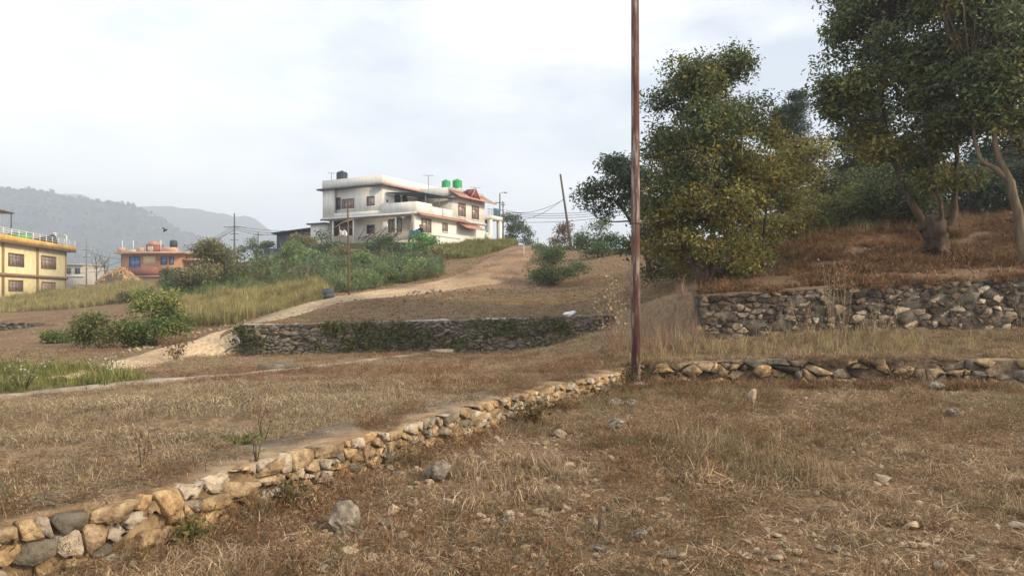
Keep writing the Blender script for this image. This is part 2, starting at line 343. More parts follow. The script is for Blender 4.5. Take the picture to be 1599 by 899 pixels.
def soft(k, p): return inpoly(ppx, ppy, POLY[k])[:, None] * p
def put(mask, colr):
    global c
    c = c * (1 - mask) + np.asarray(colr) * mask
far = sstep(Y, 60, 140)[:, None]
put(soft('redhill', .85) * (Y > 16)[:, None], redb * .7 + soil * .4 * n2)
put(soft('slope', .6), np.array([.21, .145, .075]))
put(soft('yellow', .9), olive * 1.3); put(soft('yellow2', .9), olive); put(soft('green', .95), grn * .7); put(soft('green2', .9), grn * 1.2); put(soft('patch', .9), grn)
put((~zoneA & (Y < 22))[:, None] * .45, np.array([.235, .18, .115])); put(far, np.array([.06, .075, .04]))
put(sstep(n2[:, 0], .62, .75)[:, None] * zoneA[:, None] * .6, sandy)
gm = bpy.data.materials.new('ground'); gm.use_nodes = True; t = gm.node_tree; p = t.nodes['Principled BSDF']
a = N(t, 'ShaderNodeAttribute', attribute_name='col'); tco = N(t, 'ShaderNodeTexCoord')
nn = N(t, 'ShaderNodeTexNoise'); nn.inputs['Scale'].default_value = 9; nn.inputs['Detail'].default_value = 10; nn.inputs['Roughness'].default_value = 0.7
t.links.new(tco.outputs['Object'], nn.inputs['Vector'])
rc = ramp(t, [(0.28, (0.45, 0.42, 0.4)), (0.5, (1, 1, 1)), (0.72, (1.55, 1.5, 1.4))], nn.outputs[0])
xx = N(t, 'ShaderNodeMix', data_type='RGBA', blend_type='MULTIPLY'); xx.inputs[0].default_value = 1
t.links.new(a.outputs['Color'], xx.inputs[6]); t.links.new(rc, xx.inputs[7]); t.links.new(xx.outputs[2], p.inputs['Base Color'])
p.inputs['Roughness'].default_value = 1; p.inputs['Specular IOR Level'].default_value = 0.1
bp = N(t, 'ShaderNodeBump'); bp.inputs['Strength'].default_value = 0.7; bp.inputs['Distance'].default_value = 0.04
nb = N(t, 'ShaderNodeTexNoise'); nb.inputs['Scale'].default_value = 22; nb.inputs['Detail'].default_value = 8; t.links.new(tco.outputs['Object'], nb.inputs['Vector'])
t.links.new(nb.outputs[0], bp.inputs['Height']); t.links.new(bp.outputs[0], p.inputs['Normal'])
tag(link('ground', mesh('ground', GV, quads, c, True), gm), 'dry brown terraced ground rising to the hill', kind='structure')

# dirt road, a sheet just above the ground
rl = [(60, 592), (120, 574), (200, 555), (300, 529), (400, 498), (470, 476), (540, 459), (620, 449), (690, 436), (735, 415), (765, 398), (800, 385)]
rrt = [(130, 594), (215, 577), (300, 557), (370, 534), (425, 506), (480, 489), (530, 473), (610, 465), (700, 455), (790, 444), (825, 420), (848, 387)]
def dense(pp, n):
    P = np.array([G(*q)[:2] for q in pp]); s = np.concatenate([[0], np.cumsum(np.linalg.norm(np.diff(P, axis=0), axis=1))])
    t = np.linspace(0, s[-1], n); return np.stack([np.interp(t, s, P[:, 0]), np.interp(t, s, P[:, 1])], 1)
def smooth1(P, k=9):
    Q = P.copy()
    for _ in range(k): Q[1:-1] = (Q[:-2] + 2 * Q[1:-1] + Q[2:]) / 4
    return Q
La, Ra = smooth1(dense(rl, 160)), smooth1(dense(rrt, 160)); nc = 15
RV = []; rcol = []
for i in range(160):
    for j in range(nc):
        u = j / (nc - 1); wob = .25 * (fbm(np.array([i * .15]), np.array([j * 3.0 if j in (0, nc - 1) else 0.0]), 3, 9)[0])
        q = La[i] * (1 - u) + Ra[i] * u; d = (Ra[i] - La[i]); q = q + d * (wob * .25 if j in (0, nc - 1) else 0)
        z = H(q[0], q[1]) + (.05 + .0012 * q[1]) * (1 - abs(2 * u - 1) ** 4 * 1.9) + .03 * fbm(np.array([q[0] * 2]), np.array([q[1] * 2]), 3, 3)[0] - .07 * (math.exp(-((u - .3) / .08) ** 2) + math.exp(-((u - .7) / .08) ** 2))
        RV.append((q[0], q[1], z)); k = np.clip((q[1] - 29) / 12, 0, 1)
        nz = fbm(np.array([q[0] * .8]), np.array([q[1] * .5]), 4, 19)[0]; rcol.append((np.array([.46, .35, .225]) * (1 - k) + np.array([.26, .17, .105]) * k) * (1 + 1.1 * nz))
ri = np.arange(160 * nc).reshape(160, nc); rq = np.stack([ri[:-1, :-1], ri[:-1, 1:], ri[1:, 1:], ri[1:, :-1]], -1).reshape(-1, 4)
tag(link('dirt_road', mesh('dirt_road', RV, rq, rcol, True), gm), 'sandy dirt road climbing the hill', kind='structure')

# far hills
def hill(name, label, sil, Yc, depth, mat_c, trees, seed):
    xs = np.linspace(sil[0][0], sil[-1][0], 160); ys = np.interp(xs, [s[0] for s in sil], [s[1] for s in sil])
    prof = np.linspace(-1, 1, 31); V = []
    for k, q in enumerate(prof):
        Yk = Yc + q * depth
        Xk = (xs - CX) / F * Yc
        top = EYE - (ys - HY) / F * Yc + 30
        zz = -60 + (top + 30) * (1 - abs(q) ** 1.5) + (fbm(Xk / 90 + seed, np.full_like(Xk, Yk / 120), 4, seed)) * 40 * (1 - abs(q) * .4)
        V.append(np.stack([Xk, np.full_like(Xk, Yk), zz], -1))
    V = np.concatenate(V); ii = np.arange(31 * 160).reshape(31, 160)
    q = np.stack([ii[:-1, :-1], ii[:-1, 1:], ii[1:, 1:], ii[1:, :-1]], -1).reshape(-1, 4)
    o = tag(link(name, mesh(name, V, q, None, True), matte(name + '_forest', around(mat_c, .5), .02, 1)), label, kind='structure')
    return V
hv1 = hill('hill', 'forested hazy hillside on the left', [(-700, 300), (-150, 275), (0, 293), (60, 301), (120, 312), (180, 325), (230, 345), (280, 368), (320, 400), (420, 470)], 1150, 480, (.022, .032, .02), True, 1)
hv2 = hill('hill', 'pale far ridge fading into the haze', [(-600, 300), (0, 300), (130, 306), (230, 325), (330, 333), (380, 344), (430, 362), (500, 400), (700, 460)], 1800, 560, (.03, .04, .03), False, 2)

# ------------------------------------------------------------------ scattering of what nobody could count
def make_scatter_group(coll):
    g = bpy.data.node_groups.new('scatter_' + coll.name, 'GeometryNodeTree')
    g.interface.new_socket('Geometry', in_out='INPUT', socket_type='NodeSocketGeometry'); g.interface.new_socket('Geometry', in_out='OUTPUT', socket_type='NodeSocketGeometry')
    gi = N(g, 'NodeGroupInput'); go = N(g, 'NodeGroupOutput'); mpn = N(g, 'GeometryNodeMeshToPoints'); ip = N(g, 'GeometryNodeInstanceOnPoints'); ci = N(g, 'GeometryNodeCollectionInfo')
    ci.inputs['Collection'].default_value = coll; ci.inputs['Separate Children'].default_value = True; ci.inputs['Reset Children'].default_value = True
    ip.inputs['Pick Instance'].default_value = True
    def na(nm, dt): n = N(g, 'GeometryNodeInputNamedAttribute', data_type=dt); n.inputs['Name'].default_value = nm; return n.outputs[0]
    L = g.links.new
    L(gi.outputs[0], mpn.inputs['Mesh']); L(mpn.outputs[0], ip.inputs['Points']); L(ci.outputs[0], ip.inputs['Instance'])
    L(na('vi', 'INT'), ip.inputs['Instance Index']); L(na('rot', 'FLOAT_VECTOR'), ip.inputs['Rotation']); L(na('sc', 'FLOAT_VECTOR'), ip.inputs['Scale'])
    L(ip.outputs[0], go.inputs[0]); return g
def scatter(name, label, P, coll, s0, s1, tilt=.2, zs=None, kind='stuff', lump=None, patch=None):
    n = len(P); me = bpy.data.meshes.new(name); me.vertices.add(n); me.vertices.foreach_set('co', np.asarray(P, float).ravel())
    rot = np.stack([rng.normal(0, tilt, n), rng.normal(0, tilt, n), rng.uniform(0, 6.28, n)], 1); s = rng.uniform(s0, s1, n)
    if lump: P = np.asarray(P); s = s * np.clip(.35 + 1.3 * (fbm(P[:, 0] * lump, P[:, 1] * lump, 3, 99) * 1.6 + .5), .3, 1.7)
    sc = np.stack([s, s, s * (rng.uniform(.75, 1.25, n) if zs is None else zs)], 1)
    a = me.attributes.new('rot', 'FLOAT_VECTOR', 'POINT'); a.data.foreach_set('vector', rot.ravel())
    a = me.attributes.new('sc', 'FLOAT_VECTOR', 'POINT'); a.data.foreach_set('vector', sc.ravel())
    a = me.attributes.new('vi', 'INT', 'POINT'); a.data.foreach_set('value', rng.integers(0, len(coll.objects), n).astype(np.int32))
    if patch:
        P = np.asarray(P); nv = len(coll.objects); v = fbm(P[:, 0] * patch, P[:, 1] * patch, 3, 151) * 2.2 + .5 + rng.normal(0, .2, n); a.data.foreach_set('value', np.clip((v * nv).astype(np.int32), 0, nv - 1))
    o = link(name, me); m = o.modifiers.new('scatter', 'NODES')
    if 'group' not in coll: coll['group'] = 1; groups[coll.name] = make_scatter_group(coll)
    m.node_group = groups[coll.name]
    return tag(o, label, name.replace('_', ' ').split()[-1], kind=kind)
groups = {}
def coll_of(name, meshes, mat):
    c = bpy.data.collections.new(name)
    for i, me in enumerate(meshes):
        if len(me.materials) == 0: me.materials.append(mat)
        c.objects.link(bpy.data.objects.new('%s_source_%02d' % (name, i), me))
    return c
def pick(pal, n, jit=.18):
    pal = np.array(pal); c = pal[rng.integers(0, len(pal), n)]; return np.clip(c * rng.uniform(1 - jit, 1 + jit, (n, 1)), 0, 1)
def tuft(n, h0, h1, rad, bend, w, pal, seg=3, flat=0.0):
    """grass blades, each a narrow curved strip"""
    az = rng.uniform(0, 6.283, n); r = rad * np.sqrt(rng.uniform(0, 1, n)); ba = rng.uniform(0, 6.283, n)
    b = np.stack([r * np.cos(ba), r * np.sin(ba), np.full(n, -.01)], 1); hl = rng.uniform(h0, h1, n)
    d = np.stack([np.cos(az), np.sin(az), np.zeros(n)], 1); sd = np.stack([-np.sin(az), np.cos(az), np.zeros(n)], 1)
    lean = np.clip(rng.normal(bend, .35, n), 0.05, 1.55); isf = rng.uniform(0, 1, n) < flat; lean[isf] = 1.5
    V = np.zeros((n, 2 * seg + 1, 3)); p = b.copy()
    ang = lean * .45
    for k in range(seg):
        ww = w * rng.uniform(.7, 1.3, n) * (1 - k / seg * .6)
        V[:, 2 * k] = p - sd * ww[:, None] / 2; V[:, 2 * k + 1] = p + sd * ww[:, None] / 2
        p = p + (d * np.sin(ang)[:, None] + np.array([0, 0, 1]) * np.cos(ang)[:, None]) * (hl / seg)[:, None]; ang = ang + lean * .5
        sd = sd + d * rng.normal(0, .2, (n, 1))
    V[:, 2 * seg] = p
    V[:, :, 2] = np.where(isf[:, None], np.abs(V[:, :, 2]) * .3 + .012, V[:, :, 2])
    base = np.arange(n)[:, None] * (2 * seg + 1)
    q = np.concatenate([base + np.array([[2 * k, 2 * k + 1, 2 * k + 3, 2 * k + 2]]) for k in range(seg - 1)]); tr = base + np.array([[2 * seg - 2, 2 * seg - 1, 2 * seg]])
    col = np.repeat(pick(pal, n, .3), 2 * seg + 1, 0)
    return mesh('tuft', V.reshape(-1, 3), [q, tr], col)
def leaf_arrays(C, size, asp, col, droop=.3, out=None):
    """small folded leaves at the points C"""
    n = len(C); a = rng.uniform(0, 6.283, n); e = rng.normal(-droop, .6, n)
    d = np.stack([np.cos(a) * np.cos(e), np.sin(a) * np.cos(e), np.sin(e)], 1)
    if out is not None: d = d + out * .7; d /= np.linalg.norm(d, axis=1)[:, None] + 1e-9
    q = rng.normal(0, 1, (n, 3)); s = np.cross(d, q); s /= np.linalg.norm(s, axis=1)[:, None] + 1e-9; u = np.cross(s, d)
    l = size * rng.uniform(.65, 1.35, n)[:, None]; w = l * asp
    V = np.stack([C - d * l * .5, C + s * w * .5 + u * w * .18, C + d * l * .5, C - s * w * .5 + u * w * .18], 1).reshape(-1, 3)
    return V, np.arange(4 * n).reshape(n, 4), np.repeat(col, 4, 0)
STRAW = [(.45, .35, .225), (.37, .275, .17), (.28, .195, .12), (.18, .115, .065), (.52, .41, .27), (.24, .145, .08), (.31, .215, .125)]
BROWN = [(.20, .118, .066), (.27, .17, .098), (.13, .075, .042), (.34, .235, .14), (.22, .11, .058)]
RED = [(.21, .098, .05), (.27, .135, .066), (.085, .05, .03), (.28, .18, .10), (.17, .115, .058), (.12, .09, .04)]
YEL = [(.33, .29, .12), (.38, .32, .15), (.25, .245, .09), (.42, .35, .19), (.18, .19, .065), (.27, .20, .11)]
GRN = [(.13, .165, .04), (.17, .20, .05), (.095, .12, .035), (.24, .25, .09), (.28, .24, .11)]
cDry = coll_of('dry', [tuft(60, .03, .11, .10, 1.05, .0036, STRAW, 3, .45) for _ in range(6)] + [tuft(50, .03, .10, .09, 1.0, .0036, BROWN, 3, .4) for _ in range(4)] + [tuft(40, .05, .17, .07, .7, .0036, STRAW, 3, .1) for _ in range(2)] + [tuft(50, .03, .10, .09, .9, .0036, [(.22, .20, .10), (.30, .25, .14), (.17, .16, .075)], 3, .3) for _ in range(3)], M['blade'])
cLit = coll_of('litter', [tuft(26, .05, .17, .14, 1.3, .004, STRAW, 3, .95) for _ in range(5)], M['blade'])
cStub = coll_of('stubble', [tuft(60, .02, .07, .14, .9, .0036, [(.44, .345, .22), (.37, .28, .175), (.30, .22, .135), (.20, .145, .09), (.52, .43, .30), (.27, .235, .125)], 3, .5) for _ in range(6)] + [tuft(50, .02, .06, .13, .9, .0036, BROWN, 3, .45) for _ in range(5)], M['blade'])
cTall = coll_of('tall', [tuft(16, .22, .55, .09, .45, .008, STRAW + YEL, 4, .05) for _ in range(5)], M['blade'])
cRed = coll_of('redtuft', [tuft(40, .06, .22, .17, 1.0, .012, RED, 3, .4) for _ in range(6)] + [tuft(30, .08, .22, .15, .8, .010, BROWN, 3, .3) for _ in range(2)], M['blade'])
cYel = coll_of('yellowtuft', [tuft(36, .35, .75, .22, .35, .018, YEL, 3) for _ in range(5)], M['blade'])
cGrn = coll_of('greentuft', [tuft(30, .14, .32, .10, .5, .010, GRN, 3) for _ in range(5)], M['blade'])
cRdT = coll_of('reedtuft', [tuft(14, .5, 1.0, .10, .35, .009, [(.36, .27, .18), (.28, .19, .13), (.22, .14, .10)], 4) for _ in range(4)], M['blade'])
def weed(h, nst, pal, leaf):
    C = []; O = []
    for s in range(nst):
        a = random.uniform(0, 6.28); r = random.uniform(0, .25); lx, ly = math.cos(a), math.sin(a); hh = h * random.uniform(.6, 1.1)
        for k in range(26):
            t = random.uniform(.1, 1); b = random.uniform(0, 6.28); rad = .16 * (1.15 - t)
            C.append((lx * (r + .15 * t) + math.cos(b) * rad, ly * (r + .15 * t) + math.sin(b) * rad, hh * t)); O.append((math.cos(b), math.sin(b), .2))
    C = np.array(C); V, Fq, c = leaf_arrays(C, leaf, .3, pick(pal, len(C)), -.1, np.array(O)); return mesh('weed', V, Fq, c)
WG = [(.10, .155, .075), (.13, .19, .085), (.075, .115, .062), (.165, .22, .10)]
def forb(pal):
    C = rng.normal(0, 1, (130, 3)) * np.array([.06, .06, .04]) + np.array([0, 0, .07]); C[:, 2] = np.abs(C[:, 2]); V, q, c = leaf_arrays(C, .028, .16, pick(pal, 130, .3), -.7); return mesh('forb', V, q, c)
cForb = coll_of('forb', [forb(BROWN), forb(RED), forb(RED), forb(RED), forb(STRAW), forb([(.10, .10, .05), (.16, .12, .07)])], M['blade'])
def spire():
    C = []
    for s_ in range(4):
        bx, by = random.gauss(0, .12), random.gauss(0, .12); hh = random.uniform(1.0, 1.6)
        for k in range(34): t = random.uniform(.05, 1); rad = .13 * (1.1 - t); b = random.uniform(0, 6.28); C.append((bx * (1 + t) + math.cos(b) * rad, by * (1 + t) + math.sin(b) * rad, hh * t))
    C = np.array(C); col = pick([(.12, .17, .08), (.16, .20, .10), (.10, .14, .075)], len(C)); col[C[:, 2] > 1.05] = (.30, .31, .19)
    V, q, c = leaf_arrays(C, .13, .25, col, -.6); return mesh('spire', V, q, c)
cSpire = coll_of('spire', [spire() for _ in range(5)], M['leaf'])
cWeedP = coll_of('paleweed', [weed(.9, 7, [(.15, .21, .085), (.19, .25, .10), (.25, .29, .15)], .13) for _ in range(4)], M['leaf'])
cWeedB = coll_of('brownweed', [weed(.9, 7, [(.16, .14, .07), (.13, .10, .055), (.20, .17, .09)], .12) for _ in range(4)], M['leaf'])
cWeed = coll_of('weed', [weed(.9, 7, WG, .17) for _ in range(5)] + [weed(.8, 7, [(.12, .19, .05), (.16, .23, .06)], .15) for _ in range(3)], M['leaf'])

def rock_mesh(seed, sub=2, flat=.7, rough=.28):
    bm = bmesh.new(); bmesh.ops.create_icosphere(bm, subdivisions=sub, radius=.5); r = random.Random(seed)
    pl = [(Vector((r.gauss(0, 1), r.gauss(0, 1), r.gauss(0, 1))).normalized(), r.uniform(.22, .42)) for _ in range(11)]
    sc = Vector((r.uniform(.8, 1.2), r.uniform(.65, 1.0), flat * r.uniform(.8, 1.15)))
    for v in bm.verts:
        for n, d in pl:
            k = v.co.dot(n)
            if k > d: v.co -= n * (k - d)
        v.co += Vector((r.gauss(0, 1), r.gauss(0, 1), r.gauss(0, 1))) * .008 * rough / .28
        v.co = Vector((v.co.x * sc.x, v.co.y * sc.y, v.co.z * sc.z))
    me = bpy.data.meshes.new('rock'); bm.to_mesh(me); bm.free(); return me
ROCKS = []
RM = [rock_mesh(i, 2, .7) for i in range(9)]; RG = [rock_mesh(50 + i, 3, .8, .8) for i in range(4)]
for m_ in RM: m_.materials.append(M['rock'])
for m_ in RG: m_.materials.append(M['rock_grey'])
def rock(px, py, w, label, grey=False, hs=1.0, group=None, name='rock', rz=None):
    b = G(px, py); k = w * 1.15 * b.y / F; me = random.choice(RG if grey else RM); o = bpy.data.objects.new(name, me); COL.objects.link(o); s = k * 1.12
    o.scale = (s, s, s * hs); o.location = b + Vector((0, 0, s * .26 * hs)); ROCKS.append((b.x, b.y - s * .35, s * .62 + .03)); o.rotation_euler = (random.gauss(0, .15), random.gauss(0, .15), random.uniform(0, 6.28) if rz is None else rz); tag(o, label, 'rock', group)
for a in [(540, 828, 54, 'rough dark grey boulder below the diagonal wall', True, 1.1), (687, 748, 40, 'grey wedge-shaped stone alone in the grass below the wall', True, 1.2), (966, 672, 30, 'long grey stone in the grass below the pole', True, .8), (961, 634, 22, 'grey stone nearest the pole, left of its pair', True, .9), (985, 636, 16, 'smaller grey stone right of its pair below the pole', True, 1.0),
          (1175, 634, 15, 'upright whitish stone in front of the low edging wall', False, 2.3), (874, 682, 24, 'flat tan stone below the far end of the diagonal wall', False, .6), (775, 690, 12, 'small whitish stone under the diagonal wall', False, 1.0), (614, 803, 22, 'pointed pale stone right of the boulder', False, 1.0), (649, 795, 12, 'small upright pointed stone right of the boulder', False, 1.6),
          (648, 816, 28, 'blocky pale stone right of the boulder', False, .6), (545, 868, 30, 'pinkish pale stone below the boulder', False, .7), (890, 732, 20, 'pale stone in mid field', False, .7), (1425, 828, 30, 'smooth oval pale stone at the right of the field', False, .5), (1515, 882, 24, 'round tan stone near the lower right corner', False, .8), (1468, 893, 30, 'half-buried grey stone near the lower right corner', False, .7),
          (1378, 756, 26, 'tan stone with flat top right of mid field', False, .9), (1590, 826, 28, 'flat stone cut by the right picture edge', False, .5), (1440, 855, 18, 'small smooth stone below the oval one', False, .7), (995, 845, 24, 'dark round stone in the lower middle of the field', True, .9), (940, 800, 14, 'rounded tan stone in mid field', False, 1.1), (1250, 738, 16, 'low tan stone among the grass clumps', False, .6), (820, 860, 18, 'tan stone at the bottom of the field left of centre', False, .8), (812, 808, 14, 'small yellowish stone in the middle of the field', False, .9), (1490, 652, 0 + 24, 'bluish grey stone fallen from the edging wall', True, .8), (1465, 610, 26, 'grey stone leaning on the edging wall', True, .8), (870, 437, 30, 'pale flat boulder in the grey-green bush', False, .5)]: rock(*a)
for i in range(230):
    px = random.uniform(430, 1590) if random.random() < .5 else random.uniform(500, 980); py = random.uniform(690, 897); rock(px, py, random.choice([6, 8, 9, 11, 14, 18]) * (.6 + (py - 600) / 420), 'small pale stone scattered in the dry grass of the near field', random.random() < .12, random.uniform(.5, .9), 'small stones in the near field', 'small_rock')

def region(n, test, x0, x1, y0, y1, bias=1.0):
    """n tries spread over a rectangle of the land, denser near when bias > 1; keep those for which test holds"""
    u = rng.uniform(0, 1, n) ** bias; y = y0 + (y1 - y0) * u; x = rng.uniform(x0, x1, n) if x0 is not None else rng.uniform(-.78, .78, n) * (y + .6)
    z = Hh(x, y); px, py = proj(x, y, z); yfr = np.interp(x, frontX, frontY)
    k = test(x, y, px, py, yfr); return np.stack([x, y, z], 1)[k]
def clear(x, y):
    k = np.ones(x.shape, bool)
    for a, b, rad in ROCKS: k &= (x - a) ** 2 + (y - b) ** 2 > rad * rad
    return k
noi = lambda x, y, f, s: fbm(x * f, y * f, 3, s) + .5
isA = lambda x, y, px, py, f: (y < f - .02) & clear(x, y) & (noi(x, y, .8, 40) + rng.uniform(-.10, .12, x.shape) - .07 * inpoly(px, py, [(470, 900), (560, 760), (700, 720), (1000, 770), (1100, 900)]) > .475)
scatter('dry_grass', 'matted dry straw-coloured grass of the near field', region(42000, isA, None, None, 2.6, 13.2, .8), cDry, .55, 1.25, .25, lump=1.3, patch=.45)
scatter('brown_weeds', 'low brown dead weeds dotted over the near field', region(5000, lambda x, y, px, py, f: (y < f - .02) & clear(x, y) & (noi(x, y, .9, 47) > .48), None, None, 2.6, 13.0, .8), cForb, .5, 1.3, .2)
scatter('fallen_straw', 'loose flattened straw lying over the near field', region(16000, lambda x, y, px, py, f: (y < f - .02) & clear(x, y), None, None, 2.6, 13.2, .8), cLit, .7, 1.4, .15)
isB = lambda x, y, px, py, f: (y > f + .55) & (x < 2.6) & (y < 22.0) & (noi(x, y, .7, 44) + rng.uniform(-.15, .2, x.shape) > .38) & ~inpoly(px, py, POLY['patch']) & (px < 1010)
road_poly = rl + rrt[::-1]
offroad = lambda px, py: ~inpoly(px, py, road_poly)
scatter('stubble_grass', 'short dry stubble on the terrace beyond the stone path wall', region(60000, lambda x, y, px, py, f: isB(x, y, px, py, f) & offroad(px, py), None, None, 4.3, 22, 1.0), cStub, .65, 1.4, .2, lump=1.0, patch=.4)
scatter('terrace_straw', 'flattened straw and stems over the left terrace', region(14000, lambda x, y, px, py, f: (y > f + .5) & (x < 2.4) & (y < 21) & (px < 1010) & offroad(px, py) & ~inpoly(px, py, POLY['patch']), None, None, 4.2, 21, .9), cLit, .5, 1.2, .12)
scatter('terrace_weeds', 'low dead weeds dotted over the left terrace', region(1800, lambda x, y, px, py, f: (y > f + .6) & (x < 2.4) & (y < 21.5) & (px < 1010) & offroad(px, py) & (noi(x, y, .6, 48) > .52), None, None, 4.5, 21.5, .9), cForb, .5, 1.3, .2)
scatter('terrace_grass', 'tawny grass between the two right-hand stone walls', region(9000, lambda x, y, px, py, f: (y > f + .4) & (x > 1.9) & (y < 15.9), 1.9, 12.5, 12.2, 15.9), cDry, .7, 1.5, .2, lump=.9)
scatter('tall_dry_grass', 'taller dry stalks on the right-hand terrace', region(700, lambda x, y, px, py, f: (y > f + .4) & (x > 2.0) & (y < 15.9) & (noi(x, y, .9, 50) > .5), 2.0, 12.5, 12.3, 15.9), cTall, .5, 1.0, .15)
scatter('hillside_grass', 'reddish brown dead grass and bracken under the right-hand trees', region(26000, lambda x, y, px, py, f: (y > 16.5) & inpoly(px, py, POLY['redhill']) & (noi(x, y, .8, 62) + rng.uniform(-.15, .15, x.shape) > .42), 4.0, 22, 16.4, 30), cRed, .5, 1.3, .3, lump=.8)
scatter('ridge_grass', 'upright straw grass along the crest of the right-hand hillside', region(5000, lambda x, y, px, py, f: (noi(x, y, .6, 61) > .44), 6.5, 22, 23.5, 27.5), cTall, .3, .85, .25, lump=.6)
scatter('slope_grass', 'thin dry grass on the slope above the ivy wall', region(22000, lambda x, y, px, py, f: (y > 22.5) & (px < 1095) & inpoly(px, py, [(455, 500), (560, 468), (870, 444), (1100, 400), (1100, 500), (950, 505)]) & offroad(px, py), -9, 9, 18, 40), cStub, .8, 1.7, .2)
scatter('yellow_grass', 'tall yellowing grass beside the dirt road', region(16000, lambda x, y, px, py, f: inpoly(px, py, POLY['yellow']) & (y > 22), -22, -5, 24, 48), cYel, .4, .85, .14, lump=.4)
scatter('meadow_grass', 'yellow green meadow grass in front of the yellow house', region(24000, lambda x, y, px, py, f: inpoly(px, py, POLY['yellow2']) & (y > 30) & (noi(x, y, .2, 71) + rng.uniform(-.2, .2, x.shape) > .36), -62, -20, 35, 92), cYel, .5, 1.0, .14, lump=.25)
scatter('green_grass', 'bright green grass patch at the terrace edge', region(9000, lambda x, y, px, py, f: inpoly(px, py, POLY['patch']) & (noi(x, y, .8, 73) + rng.uniform(-.15, .15, x.shape) > .42), -14, -5, 9, 22), cGrn, .35, .95, .25, lump=.7)
scatter('bank_grass', 'sparse dry grass on the left bank below the shrubs', region(9000, lambda x, y, px, py, f: (px < 420) & (py < 600) & (py > 488) & (noi(x, y, .5, 81) + rng.uniform(-.2, .2, x.shape) > .5) & offroad(px, py), -32, -7, 14, 45), cStub, 1.0, 2.2, .2)
scatter('garden_grass', 'fresh green grass below the white house', region(9000, lambda x, y, px, py, f: inpoly(px, py, POLY['green2']) & (y > 40), -8, 2, 52, 80), cGrn, .8, 1.8, .15, lump=.4)
def weeds(name, label, n, sd, th, coll, a, b):
    P = region(n, lambda x, y, px, py, f: inpoly(px, py, POLY['green']) & (y > 30) & (y < 54) & offroad(px, py) & (noi(x, y, .3, sd) + rng.uniform(-.06, .06, x.shape) > th + .02), -34, -3, 32, 82)
    scatter(name, label, P, coll, a, b, .15, lump=.16)
weeds('hillside_weeds', 'dense leafy green weeds covering the slope below the white house', 10000, 91, .40, cWeed, .35, .9)
weeds('pale_weeds', 'pale green flowering weeds on the slope below the white house', 9000, 123, .50, cWeedP, .35, .9)
weeds('tall_weeds', 'tall pale-tipped weed spires rising from the green slope', 1200, 31, .48, cSpire, .4, 1.0)
weeds('dead_weeds', 'brown dead weeds among the green on the slope below the white house', 8000, 57, .55, cWeedB, .4, .85)
scatter('reed_grass', 'pale tall reeds growing between the ivy wall and the dark stone wall', region(260, lambda x, y, px, py, f: (px > 1003) & (px < 1088) | ((px > 945) & (px < 985)), 1.9, 4.2, 13.6, 17.5), cRdT, .4, .8, .15)
t_ = rng.uniform(0, 1, 2000); P1 = np.array([(p.x, p.y) for p in W1]); s1 = np.concatenate([[0], np.cumsum(np.linalg.norm(np.diff(P1, axis=0), axis=1))]); tt = t_ * s1[-1]
P = np.stack([np.interp(tt, s1, P1[:, 0]) - .87 * rng.uniform(.02, .44, 2000), np.interp(tt, s1, P1[:, 1]) + .48 * rng.uniform(.02, .44, 2000), np.full(2000, .445)], 1); P = P[noi(P[:, 0], P[:, 1], 1.6, 33) > .42]
scatter('path_straw', 'straw and dead stems scattered on the mud path', P, cLit, .5, 1.1, .1)
scatter('path_weeds', 'low dead weeds growing on the mud path', P[::5], cForb, .4, 1.1, .2)
scatter('wall_foot_weeds', 'reddish dead growth along the foot of the diagonal wall', region(3000, lambda x, y, px, py, f: (y < f - .03) & (y > f - 1.1) & (x < 1.7) & (rng.uniform(0, 1.1, x.shape) > (f - y)) & (noi(x, y, 1.1, 35) > .42), -3.4, 1.8, 2.6, 12.3), cForb, .6, 1.5, .3)
scatter('wall_foot_grass', 'rank brown grass along the foot of the low edging wall', region(2600, lambda x, y, px, py, f: (y < f - .03) & (y > f - .9) & (x > 1.9) & (noi(x, y, 1.1, 36) > .42), 1.9, 12, 10.6, 12.4), cRed, .5, 1.2, .25)
scatter('road_tufts', 'sparse tufts along the dirt slope beside the white house', region(2500, lambda x, y, px, py, f: inpoly(px, py, [(690, 440), (740, 405), (800, 385), (850, 387), (830, 415), (790, 446)]) & (noi(x, y, .5, 66) > .5), -6, 4, 36, 72), cStub, 1.5, 3.5, .2)
# pebbles
cPebD = coll_of('dull_pebble', [rock_mesh(200 + i, 1) for i in range(5)], M['stone_grey'])
cClod = coll_of('clod', [rock_mesh(300 + i, 1) for i in range(5)], M['clod'])
cPeb = coll_of('pebble', [rock_mesh(100 + i, 1) for i in range(6)], M['rock'])
P = region(8000, lambda x, y, px, py, f: (y < f - .02) & (noi(x, y, .9, 140) > .42), None, None, 2.7, 12.5, .8); P[:, 2] += .015
scatter('pebbles', 'small pale pebbles strewn through the near field', P, cPeb, .015, .07, .5)
P = region(700, lambda x, y, px, py, f: inpoly(px, py, [(595, 470), (620, 456), (760, 452), (870, 438), (880, 450), (760, 464), (640, 474)]) & (y > 24), -7, 4, 26, 42); P[:, 2] += .03
scatter('bank_rubble', 'stony rubble along the lower edge of the dirt road', P, cPebD, .06, .24, .4)
P = region(900, lambda x, y, px, py, f: inpoly(px, py, [(90, 580), (300, 520), (420, 485), (440, 490), (330, 552), (200, 586)]) & (offroad(px, py)), -14, -7, 16, 30); P[:, 2] += .02
scatter('roadside_rubble', 'small stones along both edges of the sandy road', P, cPeb, .05, .2, .4)
scatter('earth_clods', 'small clods of dry earth over the near field', region(26000, lambda x, y, px, py, f: y < f - .02, None, None, 2.7, 12.8, .8), cClod, .012, .05, .6)
